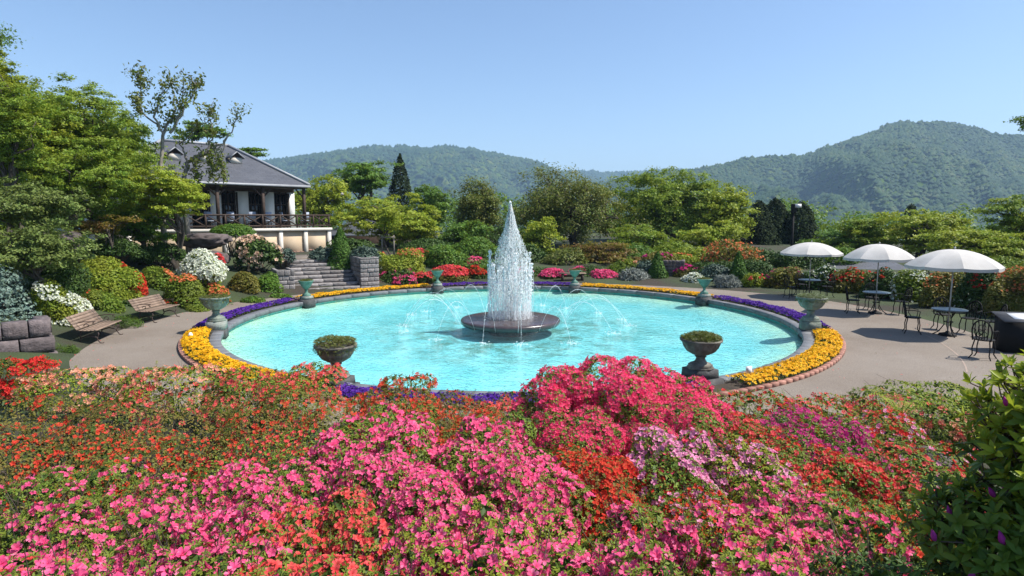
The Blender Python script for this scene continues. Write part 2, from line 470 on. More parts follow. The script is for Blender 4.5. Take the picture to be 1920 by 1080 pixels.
# narrow pink seam in the paving before the cafe tables
mb = MB(); t2 = np.linspace(math.radians(-36), math.radians(-14), 30)
ring_sheet(mb, np.array([11.73, 11.76]), t2, 0.007)
tag(mb.build("paving_seam", solid("pink_seam", [(0.27, 0.205, 0.165), (0.32, 0.25, 0.205)], 8, 0.9)), kind='structure')

# ------------------------------------------------------------------ mountains (far)
def mountmat(name):
    m, nt, out = newmat(name); L = nt.links.new
    g = N(nt, "NewGeometry")
    n1 = N(nt, "TexNoise", i_Scale=0.012, i_Detail=8.0, i_Roughness=0.7); L(g.outputs["Position"], n1.inputs["Vector"])
    r1 = ramp(nt, [(0.035, 0.065, 0.02), (0.07, 0.11, 0.025), (0.12, 0.13, 0.045)], [0.35, 0.5, 0.68]); L(n1.outputs["Fac"], r1.inputs[0])
    d = N(nt, "BsdfDiffuse"); L(r1.outputs[0], d.inputs[0]); L(d.outputs[0], out.inputs[0]); return m
M['mount'] = mountmat("mountain_slope")
M['woods'] = leafmat("mountain_woods", [(0.012, 0.034, 0.012), (0.025, 0.056, 0.016), (0.045, 0.08, 0.02), (0.055, 0.072, 0.024)], trans=0.0, rough=0.8, nscale=0.008, patch=(0.018, 0.045, 0.018), patch_amt=0.85)

BL_V = None
def blob_template():
    v = []; k = 5
    for i in range(k):
        a = 2 * PI * i / k
        v.append((math.cos(a), math.sin(a), 0.05 + .25 * (i % 2)))
    v.append((.1, 0, 1.1))
    f = []
    for i in range(k):
        f.append((i, (i + 1) % k, k))
    return np.array(v), np.array(f)

def mountain(name, prof, d_ridge, d_base, zbase, nx, seed, spurs, ntree, tree_r, label):
    px = np.array([p[0] for p in prof], float); py = np.array([p[1] for p in prof], float)
    X = np.linspace(px[0], px[-1], nx)
    yr = np.interp(X, px, py)
    yr = yr + (fbm(np.stack([X * 0.06, X * 0 + seed, X * 0], -1), 3) - 0.44) * 5
    ns = 70
    s = np.linspace(0, 1.25, ns)
    a = (X - 960) / FPX
    b = (540 - yr) / FPX
    dy = math.cos(PITCH) + b * math.sin(PITCH); dz = -math.sin(PITCH) + b * math.cos(PITCH)
    zr = CAMZ + dz / dy * d_ridge
    S, A = np.meshgrid(s, a / dy, indexing='ij')
    ZR = np.broadcast_to(zr, S.shape)
    D = d_base + (d_ridge - d_base) * S
    nz = fbm(np.stack([A * spurs + 0.5 * S, S * 1.6, np.full_like(S, seed)], -1), 5)
    rid = 1 - np.abs(2 * fbm(np.stack([A * spurs * 0.8 + S * 1.3 + 5, S * 1.1, np.full_like(S, seed + 3)], -1), 4) - 0.95) * 2
    env = np.clip(S * (1.02 - S) * 4, 0, 1) * (S < 1)
    prof_s = np.where(S <= 1, np.clip(S, 0, 1) ** 1.05, 1 - (S - 1) * 1.6)
    Hh = (ZR - zbase)
    Z = zbase + Hh * prof_s + env * Hh * (0.50 * (nz - 0.47) + 0.36 * (rid - 0.4))
    cap = CAMZ + (ZR - CAMZ) * (D / d_ridge) - Hh * 0.012
    Z = np.where((S < 0.97), np.minimum(Z, cap), Z)
    Xw = A * D
    V = np.stack([Xw, D, Z], -1)
    mb = MB(); i = np.arange(ns - 1)[:, None] * nx; j = np.arange(nx - 1)[None]
    F = np.stack([i + j, i + j + 1, i + nx + j + 1, i + nx + j], -1).reshape(-1, 4)
    mb.add(V.reshape(-1, 3), F)
    o = mb.build(name, M['mount'], smooth=True); tag(o, label, "mountain", kind='structure')
    # woods on its flank
    r2 = np.random.default_rng(seed)
    u = r2.random(ntree) ** 0.8 * (ns - 1) * (1.0 / 1.25) * 0.999; w = r2.random(ntree) * (nx - 1.001)
    iu, iw = u.astype(int), w.astype(int); fu, fw = u - iu, w - iw
    P = (V[iu, iw] * ((1 - fu) * (1 - fw))[:, None] + V[iu + 1, iw] * (fu * (1 - fw))[:, None] + V[iu, iw + 1] * ((1 - fu) * fw)[:, None] + V[iu + 1, iw + 1] * (fu * fw)[:, None])
    bv, bf = blob_template()
    sc = tree_r * (0.6 + 0.8 * r2.random(ntree))
    ang = r2.random(ntree) * 2 * PI
    c, s_ = np.cos(ang), np.sin(ang)
    jit = 1 + 0.55 * (r2.random((ntree, len(bv), 1)) - 0.5)
    bvj = bv[None] * jit
    Vx = (bvj[..., 0] * c[:, None] - bvj[..., 1] * s_[:, None]) * sc[:, None]
    Vy = (bvj[..., 0] * s_[:, None] + bvj[..., 1] * c[:, None]) * sc[:, None]
    Vz = bvj[..., 2] * sc[:, None] * 1.0
    W = np.stack([Vx, Vy, Vz], -1) + P[:, None] - np.array([0, 0, 0.15 * tree_r])
    Fb = (bf[None] + (np.arange(ntree) * len(bv))[:, None, None]).reshape(-1, 3)
    o2 = MB().add(W.reshape(-1, 3), Fb).build(name.replace("mountain", "mountain_woods"), M['woods'])
    tag(o2, "woods of broadleaf trees covering the " + label.split(" with ")[0].split(" rising")[0], "woods", kind='stuff')

mountain("mountain", [(-400, 380), (100, 350), (300, 330), (430, 312), (500, 302), (560, 295), (600, 291), (650, 285), (700, 277), (740, 279), (760, 276), (800, 281), (830, 277), (870, 281), (920, 288), (960, 295), (1000, 303), (1040, 318), (1080, 330), (1150, 345), (1200, 370), (1300, 400)],
         2100, 1200, -60, 300, 5, 9.0, 26000, 6.2, "long hazy blue-green mountain ridge with a flat top behind the fountain")
mountain("mountain", [(980, 345), (1040, 321), (1100, 320), (1150, 324), (1215, 322), (1260, 318), (1330, 322), (1420, 345)],
         3000, 2200, -60, 120, 9, 9.0, 6000, 8.5, "low pale far ridge rising in the gap between the two mountains")
mountain("mountain", [(900, 420), (1000, 380), (1100, 350), (1160, 336), (1215, 326), (1260, 320), (1300, 316), (1350, 306), (1400, 293), (1430, 288), (1470, 287), (1510, 290), (1550, 272), (1600, 261), (1640, 243), (1660, 233), (1700, 228), (1750, 227), (1790, 230), (1830, 239), (1870, 247), (1920, 254), (2000, 275), (2150, 310), (2300, 340)],
         1350, 620, -60, 300, 21, 8.0, 40000, 4.0, "big wooded mountain with a rounded summit rising over the umbrellas")

# air between the garden and the mountains
mb = MB(); box(mb, (100, 600, 150), (8200, 7900, 424))
hz, nt, out = newmat("haze_air")
pv = nt.nodes.new("ShaderNodeVolumePrincipled"); pv.inputs["Color"].default_value = (0.46, 0.70, 1.0, 1); pv.inputs["Density"].default_value = 0.00022
nt.links.new(pv.outputs[0], out.inputs["Volume"])
HAZE = tag(mb.build("haze", hz), "thin blue haze in the air before the mountains", "haze", kind='stuff')
# ================================================================== POOL
pool = thing("fountain_pool", "large round turquoise pool with a dark stone rim in the middle of the plaza", "pool", (0, PY0, 0))
mb = MB(); tt = np.linspace(-PI, PI, 129)
k = len(tt)
def disc(mb, r, z, n=128):
    a = np.arange(n) * 2 * PI / n
    V = np.concatenate([[[0, 0, z]], np.stack([r * np.cos(a), r * np.sin(a), np.full(n, z)], 1)])
    i = np.arange(n)
    return mb.add(V, np.stack([np.zeros(n, int), i + 1, (i + 1) % n + 1], 1))
lathe(mb, [(0, -.50), (2, -.50), (5, -.46), (7, -.40), (7.9, -.27), (8.3, -.19), (8.56, -.165)], 128); mb.build("pool_floor", M['poolfloor'], pool, smooth=True)
mb = MB(); lathe(mb, [(8.55, -0.55), (8.55, -0.085)], 128)
M['poolwall'] = solid("painted_pool_wall", [(0.05, 0.33, 0.30), (0.10, 0.45, 0.40), (0.30, 0.42, 0.33)], 3, 0.7)
mb.build("inner_wall", M['poolwall'], pool)
NCOP = 60
def arc_block(r0, r1, z0, z1, a, nseg=4, bev=0.012):
    mb = MB(); t = np.linspace(-a / 2, a / 2, nseg + 1)
    prof = [(r0, z0), (r0, z1 - bev), (r0 + bev, z1), (r1 - bev, z1), (r1, z1 - bev), (r1, z0)]
    P = np.array(prof); n = len(P)
    V = np.stack([P[:, 0][None] * np.cos(t)[:, None], P[:, 0][None] * np.sin(t)[:, None], np.repeat(P[:, 1][None], nseg + 1, 0)], -1).reshape(-1, 3)
    i = np.arange(nseg)[:, None] * n; j = np.arange(n)[None]; j2 = (j + 1) % n
    F = np.stack([i + j, i + n + j, i + n + j2, i + j2], -1).reshape(-1, 4)
    mb.add(V, F, np.array([list(range(n))]), np.array([list(range(nseg * n + n - 1, nseg * n - 1, -1))]))
    return mb
cop = arc_block(8.47, 8.74, -0.08, 0.065, 2 * PI / NCOP - 0.0012).mesh("coping_stone", M['rim'])
for i in range(NCOP):
    link("coping_stone", cop, pool, rot=(0, 0, 2 * PI * i / NCOP), loc=(0, 0, random.uniform(-.003, .003)))
mb = MB(); disc(mb, 8.5, 0); o = mb.build("water", M['water']); o.location = (0, PY0, -0.14); tag(o, "clear turquoise water filling the round pool", "water", kind='structure')

# flower bed kerb of terracotta bricks + soil
edge = thing("brick_edging", "low curved kerb of terracotta bricks round the pool flower beds", "edging", (0, PY0, 0))
NB = 262
bk = arc_block(9.33, 9.44, -0.02, 0.075, 2 * PI / NB - 0.0009, 2, 0.008).mesh("brick", M['brick'])
for i in range(NB):
    link("brick", bk, edge, rot=(0, 0, 2 * PI * i / NB + random.uniform(-.0004, .0004)), loc=(0, 0, random.uniform(-.003, .002)))
mb = MB(); ring_sheet(mb, np.array([8.73, 9.34]), tt, 0.02); tag(mb.build("bed_soil", M['soil']), kind='structure')

# ---------------------------------------------------------------- leaf / petal scatter
def frames(nrm, r):
    n = nrm / (np.linalg.norm(nrm, axis=1)[:, None] + 1e-9)
    t = r.normal(size=n.shape); t -= (t * n).sum(1)[:, None] * n; t /= np.linalg.norm(t, axis=1)[:, None] + 1e-9
    return n, t, np.cross(n, t)
def scatter(mb, tv, tf, P, nrm, scale, r, attr=None):
    """copies of a template (verts tv, faces tf; local z = normal)"""
    n, t, b = frames(nrm, r)
    sc = np.broadcast_to(np.asarray(scale, float), (len(P),))
    W = P[:, None] + sc[:, None, None] * (tv[None, :, 0, None] * t[:, None] + tv[None, :, 1, None] * b[:, None] + tv[None, :, 2, None] * n[:, None])
    nv = len(tv)
    fs = [(f[None] + (np.arange(len(P)) * nv)[:, None, None]).reshape(-1, f.shape[1]) for f in (tf if isinstance(tf, list) else [tf])]
    mb.add(W.reshape(-1, 3), *fs, attr=None if attr is None else np.tile(attr, len(P)))
    return mb
# single leaf: folded diamond, 2 tris, length 1
LEAF = (np.array([[0, 0, 0], [0.45, -0.24, 0.06], [1, 0, -0.05], [0.45, 0.24, 0.06]]) - [0.5, 0, 0], np.array([[0, 1, 2], [0, 2, 3]]))
TRI = (np.array([[-.5, -.16, 0], [.5, 0, -.08], [-.1, .42, .05]]), np.array([[0, 1, 2]]))
def rosette(nl=6, w=0.17, up=0.45):
    v = []; f = []
    for i in range(nl):
        a = 2 * PI * i / nl + 0.2 * (i % 2); c, s = math.cos(a), math.sin(a); u = up * (1.0 if i % 2 else 0.5)
        L = 1.0 if i % 2 == 0 else 0.8
        pts = [(0.06, 0, 0), (0.5 * L, -w, u * .45), (L, 0, u * .75), (0.5 * L, w, u * .45)]
        b = len(v)
        v += [(x * c - y * s, x * s + y * c, z) for x, y, z in pts]; f += [(b, b + 1, b + 2), (b, b + 2, b + 3)]
    return np.array(v), np.array(f)
ROS = rosette()
def blossom(fine=False, cup=0.5):
    v = []; f = []; t = []
    for i in range(5):
        a = 2 * PI * i / 5; c, s = math.cos(a), math.sin(a)
        if fine:
            pts = [(0, 0, -cup), (.42, -.27, -.02), (.80, -.36, .16), (1.03, 0, .02), (.80, .36, .16), (.42, .27, -.02), (.5, 0, -.13)]
            fa = [(0, 1, 6), (1, 2, 6), (2, 3, 6), (3, 4, 6), (4, 5, 6), (5, 0, 6)]; tn = [.7, .08, 0, 0, 0, .08, .30 if i == 0 else .06]
        else:
            pts = [(0, 0, -cup), (.62, -.40, .12), (1.0, 0, .02), (.62, .40, .12)]
            fa = [(0, 1, 2), (0, 2, 3)]; tn = [.6, 0, 0, 0]
        b = len(v); v += [(x * c - y * s, x * s + y * c, z) for x, y, z in pts]; f += [tuple(q + b for q in g) for g in fa]; t += tn
    if fine:
        for i in range(4):
            a = 2 * PI * (i + .5) / 4; b = len(v)
            v += [(0.03, 0.0, -cup), (-0.03, 0.0, -cup), (.26 * math.cos(a), .26 * math.sin(a), .38)]; f.append((b, b + 1, b + 2)); t += [.6, .6, .1]
    return np.array(v), np.array(f), np.array(t)
def star_blossom():
    v = []; f = []; t = []
    for i in range(5):
        a = 2 * PI * i / 5; b = len(v)
        v += [(0, 0, -.35), (.95 * math.cos(a - .42), .95 * math.sin(a - .42), .10), (.98 * math.cos(a + .42), .98 * math.sin(a + .42), .0)]; f.append((b, b + 1, b + 2)); t += [.5, 0, 0]
    return np.array(v), np.array(f), np.array(t)
BLOS = star_blossom()
BLO = blossom(); BLOF = blossom(True); BLOC = blossom(True, 0.85)

# ---------------------------------------------------------------- pansy beds (8 arcs between the urns)
URN_A = [-163.7, -113.6, -64.3, -16.3, 28.6, 70.5, 113.3, 156.1]
M['pansy_y'] = petalmat("yellow_pansy", [(0.80, 0.46, 0.008), (0.88, 0.58, 0.012), (0.78, 0.36, 0.006), (0.92, 0.66, 0.03)], (0.55, 0.20, 0.004), 0.3)
M['pansy_p'] = petalmat("purple_pansy", [(0.075, 0.018, 0.27), (0.13, 0.03, 0.42), (0.055, 0.012, 0.20), (0.19, 0.06, 0.50)], (0.03, 0.008, 0.10), 0.3)
M['pansy_leaf'] = leafmat("pansy_leaf", [(0.04, 0.08, 0.015), (0.07, 0.13, 0.02)], 0.2)
PAN = (np.array([[0, 0, -.1], [.9, .25, .1], [.45, .95, .1], [-.45, .95, .1], [-.9, .25, .1], [-.6, -.7, .05], [0, -1, 0], [.6, -.7, .05]]),
       np.array([[0, 1, 2], [0, 3, 4], [0, 4, 5], [0, 5, 6], [0, 7, 1]]), np.array([1, 0, 0, 0, 0, 0, 0, 0.]))
beds = [(-163.7, -112, 'y', "broad bed of yellow pansies at the left edge of the pool, behind the red azaleas"),
        (-112, -66, 'p', "bed of purple pansies at the near edge of the pool between the two large brown urns"),
        (-66, -16, 'y', "broad bed of yellow pansies at the right edge of the pool with a small white sign in it"),
        (-16, 28.6, 'p', "long bed of purple pansies on the right far side of the pool before the umbrellas"),
        (28.6, 70.5, 'y', "thin strip of yellow pansies on the far right side of the pool"),
        (70.5, 113.3, 'p', "strip of purple pansies at the far side of the pool behind the fountain jet"),
        (113.3, 156, 'y', "strip of yellow pansies at the foot of the stone steps"),
        (156, 196.5, 'p', "strip of purple pansies on the left side of the pool before the benches")]
for a0, a1, c, lab in beds:
    r = np.random.default_rng(int(a0 * 10) % 9999)
    if c == 'y' and a1 == -16: a0, a1 = a0 + 3.2, a1 - 1.5
    n = int((a1 - a0) * 62); lift = 0.0 if a0 == -112 else 0.05
    # slightly clumpy mound: height follows plants set in rows
    a = np.radians(r.uniform(a0 + 1.4, a1 - 1.4, n)); rad = r.uniform(8.76, 9.36, n)
    q = np.stack([np.cos(a) * rad, PY0 + np.sin(a) * rad, np.zeros(n)], 1)
    clump = fbm(q * 3.2 + 3, 2)
    bar = np.clip((clump - 0.16) * 9, 0.25, 1)
    hgt = (0.05 + lift + 0.11 * clump + 0.02 * r.random(n)) * np.where((rad < 8.82) | (rad > 9.28), 0.75, 1)
    keep = r.random(n) < bar
    q[:, 2] = 0.03 + hgt
    nr = r.normal(size=(n, 3)) * 0.45 + [0, 0, 1.0] + np.stack([np.cos(a), np.sin(a), a * 0], 1) * ((rad - 9.05) / 0.3)[:, None] * 0.5 + [0, -0.25, 0]
    bed = thing("pansy_bed", lab, "flower bed", (0, 0, 0), kind='stuff')
    mb = MB(); scatter(mb, PAN[0], PAN[1], q[keep], nr[keep], r.uniform(.024, .040, keep.sum()), r, PAN[2])
    mb.build("pansy_flowers", M['pansy_' + c], bed, kind='stuff')
    mb = MB(); m = n
    ql = q.copy(); ql[:, 2] = 0.03 + hgt * r.uniform(.25, .98, n)
    scatter(mb, *LEAF, ql, r.normal(size=(n, 3)) * .5 + [0, 0, .8], r.uniform(.05, .08, n), r)
    mb.build("pansy_leaves", M['pansy_leaf'], bed, kind='stuff')

# ---------------------------------------------------------------- urns and their plants
def urn_profile(kind):
    if kind == 'big':
        return ([(.0, .30), (.075, .30), (.16, .33), (.27, .40), (.335, .50), (.365, .60), (.375, .625), (.40, .64), (.405, .68), (.36, .685), (.345, .64), (.30, .60), (0, .58)],
                [(.0, .0), (.25, .0), (.255, .035), (.215, .06), (.235, .085), (.20, .115), (.125, .15), (.095, .20), (.085, .245), (.10, .265), (.115, .285), (.085, .302), (0, .302)])
    return ([(.0, .24), (.05, .24), (.10, .28), (.17, .37), (.23, .47), (.265, .545), (.285, .56), (.29, .585), (.262, .588), (.25, .56), (.21, .52), (0, .50)],
            [(.0, .0), (.165, .0), (.17, .03), (.14, .05), (.15, .07), (.085, .10), (.055, .14), (.05, .19), (.065, .215), (.05, .242), (0, .242)])
M['urn_plant'] = leafmat("urn_plant", [(0.06, 0.10, 0.02), (0.12, 0.16, 0.035), (0.17, 0.15, 0.05), (0.10, 0.07, 0.03)], .25)
M['urn_plant_pale'] = leafmat("pale_urn_plant", [(0.14, 0.18, 0.09), (0.24, 0.27, 0.16), (0.10, 0.14, 0.06)], .25)
def fluted_bowl(mb, prof, k=56, amp=0.05):
    prof = np.asarray(prof, float); n = len(prof); a = np.arange(k) * 2 * PI / k
    zmin, zmax = prof[:, 1].min(), prof[:, 1].max()
    fl = 1 - amp * (np.arange(k) % 4 == 0)
    w = np.where((prof[:, 1] < zmin + 0.80 * (zmax - zmin)) & (np.arange(n) < n * 0.6), 1.0, 0.0)
    R = prof[:, 0][:, None] * (1 + (fl - 1)[None] * w[:, None])
    V = np.stack([R * np.cos(a), R * np.sin(a), np.repeat(prof[:, 1][:, None], k, 1)], -1).reshape(-1, 3)
    i = np.arange(n - 1)[:, None] * k; j = np.arange(k)[None]; j2 = (j + 1) % k
    mb.add(V, np.stack([i + j, i + j2, i + k + j2, i + k + j], -1).reshape(-1, 4))
URNS = [('big', 'urn_grey', "grey-green lichened urn on a pale stone plinth beside the left path", -.02, 1.0),
        ('big', 'urn_dark', "large weathered brown urn standing left in front of the pool", -.05, 1.0),
        ('big', 'urn_dark', "large weathered brown urn on a stepped plinth between purple and yellow pansies", -.05, 1.0),
        ('big', 'urn_grey', "wide grey stone urn with pale trailing plants nearest the umbrella tables", -.02, 1.0),
        ('small', 'urn_green', "green verdigris urn on the far right rim between yellow and purple pansies", -.02, 1.0),
        ('small', 'urn_green', "green verdigris urn at the far rim in front of the plank bench", -.02, 1.0),
        ('small', 'urn_green', "green verdigris urn at the far rim left of the fountain jet", -.02, 1.0),
        ('small', 'urn_green', "green verdigris urn in front of the stone steps", -.02, 1.0)]
PLANTS = ["dense mat of small olive plants", "heart-shaped mat of olive plants", "flat mat of olive plants", "pale grey-green trailing plants", "short brownish green plants", "thin green plants", "few green plants", "short mossy plants"]
PL_AT = ["in the lichened urn by the left path", "in the brown urn at the left front of the pool", "in the right front brown urn", "in the wide urn nearest the umbrella tables", "in the green urn on the far right rim", "in the green urn before the plank bench", "in the green urn left of the fountain jet", "in the green urn before the stone steps"]
for i, (ang, (kind, mat, lab, dr, sc)) in enumerate(zip(URN_A, URNS)):
    a = math.radians(ang); R = {0: 8.68, 1: 8.50, 2: 8.50, 3: 8.75}.get(i, 8.52)
    x, y = R * math.cos(a), PY0 + R * math.sin(a)
    u = thing("garden_urn", lab, "urn", (x, y, 0), a, "urns standing round the pool rim")
    s = 1.0
    if kind == 'big':
        tiers = ([(.64, -.16, .0), (.50, .0, .15)] if i == 1 else [(.66, -.16, .12), (.50, .12, .29)]) if i in (1, 2) else [(.52, -.16, .10), (.50, .10, .33)]
    else:
        tiers = [(.46, -.16, .15), (.36, .15, .27)]
    for q, (w, z0, z1) in enumerate(tiers):
        mb = MB(); box(mb, (0, 0, (z0 + z1) / 2), (w, w, z1 - z0 - .002), taper=0.97)
        pm = M['plinth'] if i in (1, 2) else (M['plinth'] if q == 0 else M['plinth_pale'])
        if i == 3: pm = M['urn_grey'] if q else M['plinth']
        mb.build("plinth", pm, u)
    zt = tiers[-1][2]
    bp, fp = urn_profile(kind); vs = {1: .94, 2: .86}.get(i, 1.0); bp = np.array(bp) * [1, vs]; fp = np.array(fp) * [1, vs]
    mb = MB(); lathe(mb, np.array(fp) + [0, zt], 28); mb.build("foot", M[mat], u, smooth=True)
    mb = MB(); fluted_bowl(mb, np.array(bp) + [0, zt]); mb.build("bowl", M[mat], u, smooth=True)
    # planting
    rt = .38 if kind == 'big' else .26; zr = zt + (.66 if kind == 'big' else .56) * vs
    p = thing("urn_planting", PLANTS[i] + " " + PL_AT[i], "potted plant", (x, y, zr), 0, "plants growing in the urns")
    r = np.random.default_rng(50 + i); n = 900 if kind == 'big' else 350
    rad = rt * np.sqrt(r.random(n)); b = r.random(n) * 2 * PI
    hg = {0: .07, 1: .13, 2: .13, 3: .10}.get(i, .07)
    z = hg * (1 - .6 * (rad / rt) ** 2) * (0.3 + 0.9 * r.random(n))
    if i == 1: z += 0.05 * np.abs(np.cos(b))
    if i in (0, 1, 3):
        sp = r.random(n) < .22; rad = np.where(sp, rt * r.uniform(.95, 1.10, n), rad); z = np.where(sp, r.uniform(-.12, .05, n), z)
    mb = MB(); scatter(mb, *ROS, np.stack([rad * np.cos(b), rad * np.sin(b), z], 1), r.normal(size=(n, 3)) * .5 + [0, 0, 1], r.uniform(.025, .05, n) * (1 if kind == 'big' else .9), r)
    mb.build("foliage", M['urn_plant_pale'] if i == 3 else M['urn_plant'], p, kind='stuff')

# ---------------------------------------------------------------- fountain
ft = thing("fountain", "tall white fountain jet rising from a dark round stone disk in the pool", "fountain", (-.05, PY0, 0))
mb = MB(); lathe(mb, [(0, -.5), (.7, -.5), (.8, -.22), (1.53, -.20), (1.58, -.15), (1.60, -.10), (1.60, -.06), (1.58, -.02), (1.5, .0), (.9, .006), (0, .008)], 72); mb.build("stone_disk", M['disk'], ft, smooth=True)
OCT = (np.array([[0, 0, 1], [1, 0, 0], [0, 1, 0], [-1, 0, 0], [0, -1, 0], [0, 0, -1]]), np.array([[0, 1, 2], [0, 2, 3], [0, 3, 4], [0, 4, 1], [5, 2, 1], [5, 3, 2], [5, 4, 3], [5, 1, 4]]))
def drops(mb, P, size, el, r):
    n = len(P); V = OCT[0][None] * np.stack([size, size, size * el], 1)[:, None] * (1 + .5 * (r.random((n, 6, 1)) - .5))
    mb.add((V + P[:, None]).reshape(-1, 3), (OCT[1][None] + (np.arange(n) * 6)[:, None, None]).reshape(-1, 3))
TET = (np.array([[0, 0, 1], [.9, 0, -.5], [-.5, .8, -.4], [-.5, -.8, -.6]]), np.array([[0, 1, 2], [0, 2, 3], [0, 3, 1], [1, 3, 2]]))
def fine_drops(mb, P, size, el, r):
    n = len(P); V = TET[0][None] * np.stack([size, size, size * el], 1)[:, None] * (1 + .6 * (r.random((n, 4, 1)) - .5))
    mb.add((V + P[:, None]).reshape(-1, 3), (TET[1][None] + (np.arange(n) * 4)[:, None, None]).reshape(-1, 3))
r = np.random.default_rng(5)
def hw(z):   # half width of the plume against height
    return np.interp(z, [0, .25, .7, 1.4, 1.9, 2.3, 2.9, 3.3, 3.68], [.62, .65, .70, .70, .60, .46, .21, .11, .012])
# centre column
mb = MB()
for q in range(6):
    zs = np.linspace(0, 3.6 - q * .30, 40); w = np.stack([np.sin(zs * 3 + q) * .02 + r.normal(size=40) * .012, np.cos(zs * 2.3 + q) * .02 + r.normal(size=40) * .012, zs], 1)
    w[:, :2] += r.normal(size=2) * .03 * (q > 0); w[:, :2] *= np.interp(zs, [0, 2.2, 3.6], [1, .9, .15])[:, None]
    tube(mb, w, (.022 + .012 * r.random(40)) * np.interp(zs / zs[-1], [0, .6, 1], [1, 1.1, .08]), 5)
n = 2200; z = 3.70 * r.random(n) ** .75; b = r.random(n) * 2 * PI; rd = np.abs(r.normal(size=n)) * (.10 * np.maximum(0, 1 - z / 3.75) ** .8 + .008)
drops(mb, np.stack([rd * np.cos(b), rd * np.sin(b), z], 1), r.uniform(.006, .020, n), r.uniform(1.2, 3.6, n), r)
mb.build("centre_jet", M['spray'], ft)
# falling curtain in a cone
mb = MB(); n = 26000
zc = 3.6 * r.random(n) ** .85; b = r.random(n) * 2 * PI
strand = r.integers(0, 90, n); sb = r.random(90) * 2 * PI; use = r.random(n) < .7
b = np.where(use, sb[strand] + r.normal(size=n) * .03, b); fr = np.where(use, (r.random(90) ** .75)[strand] + r.normal(size=n) * .03, r.random(n) ** .7)
rd = np.clip(fr, 0, 1.08) * hw(zc)
fine_drops(mb, np.stack([rd * np.cos(b), rd * np.sin(b), zc + .02], 1), .0035 + .012 * r.random(n) ** 2.5, r.uniform(1.0, 4.5, n), r)
mb.build("falling_spray", M['spray_fine'], ft)
for jn in range(22):
    a = 2 * PI * jn / 22 + .1; H = 1.25 + .9 * r.random(); dx = .62
    x0, y0 = dx * math.cos(a), dx * math.sin(a)
    if abs(a - PI) < .35: H = 2.15
    mb = MB(); m = 26; zs = np.linspace(.0, H, m); lean = .10 * (zs / H) ** 2
    tube(mb, np.stack([x0 * (1 + lean) + r.normal(size=m) * .006, y0 * (1 + lean) + r.normal(size=m) * .006, zs], 1), np.interp(zs / H, [0, .6, 1], [.007, .011, .006]) * (.7 + .6 * r.random(m)), 4)
    n = 120; zz = H * (1 - .55 * r.random(n) ** 2); rr_ = np.abs(r.normal(size=n)) * .035; bb = r.random(n) * 2 * PI
    drops(mb, np.stack([x0 * 1.08 + rr_ * np.cos(bb), y0 * 1.08 + rr_ * np.sin(bb), zz], 1), r.uniform(.005, .017, n), r.uniform(1.2, 3.5, n), r)
    mb.build("ring_jet", M['spray'], ft)
mb = MB()
for q in range(150):
    a = r.random() * 2 * PI; f = r.random() ** .5; H = r.uniform(.5, 1.9); m = 9; zs = np.linspace(0.02, H, m); rr_ = f * .74
    tube(mb, np.stack([rr_ * np.cos(a) + r.normal(size=m) * .008, rr_ * np.sin(a) + r.normal(size=m) * .008, zs], 1), .006 + .012 * r.random(m), 3, caps=False)
mb.build("thin_water_strands", M['veil'], ft)
mb = MB(); n = 90; b = r.random(n) * 2 * PI; rd = .85 * r.random(n) ** .5
def foam_flakes(mb, P, s, r, k=7):
    for p, q in zip(P, s):
        a = np.arange(k) * 2 * PI / k; rad = q * (.6 + .7 * r.random(k))
        V = np.concatenate([[[p[0], p[1], p[2] + .006]], np.stack([p[0] + rad * np.cos(a), p[1] + rad * np.sin(a), np.full(k, p[2])], 1)])
        i = np.arange(k); mb.add(V, np.stack([np.zeros(k, int), i + 1, (i + 1) % k + 1], 1))
foam_flakes(mb, np.stack([rd * np.cos(b), rd * np.sin(b), .030 + .03 * r.random(n)], 1), r.uniform(.03, .10, n), r)
mb.build("foam_on_disk", M['veil'], ft)
for jn in range(16):
    a = 2 * PI * jn / 16 + .13; r0, r1, pk = 1.72 + r.uniform(-.05, .05), 3.35 + .45 * r.random(), .70 + .16 * r.random()
    t = np.linspace(0, 1, 34); rad = r0 + (r1 - r0) * t; z = -.14 + 4 * (pk + .14) * t * (1 - t)
    sw = a + .05 * r.normal()
    P = np.stack([rad * np.cos(a + (sw - a) * t), rad * np.sin(a + (sw - a) * t), z], 1)
    mb = MB(); tube(mb, P, np.interp(t, [0, .4, 1], [.0026, .0038, .0024]) * (.6 + .8 * r.random(34)), 4)
    n = 46; ti = r.uniform(.25, 1, n); Q = np.stack([np.interp(ti, t, P[:, c]) for c in range(3)], 1) + r.normal(size=(n, 3)) * .012
    drops(mb, Q, r.uniform(.003, .008, n), r.uniform(1, 2, n), r)
    mb.build("water_arc", M['spray'], ft)
    mb = MB(); n = 26; c0 = P[-1]
    Q = c0 + np.stack([r.normal(size=n) * .10, r.normal(size=n) * .10, np.abs(r.normal(size=n)) * .035], 1)
    drops(mb, Q, r.uniform(.006, .018, n), r.uniform(.8, 1.6, n), r)
    foam_flakes(mb, c0 + np.stack([r.normal(size=9) * .12, r.normal(size=9) * .12, np.full(9, .007)], 1), r.uniform(.02, .055, 9), r)
    mb.build("splash", M['foam'], ft, kind='stuff')
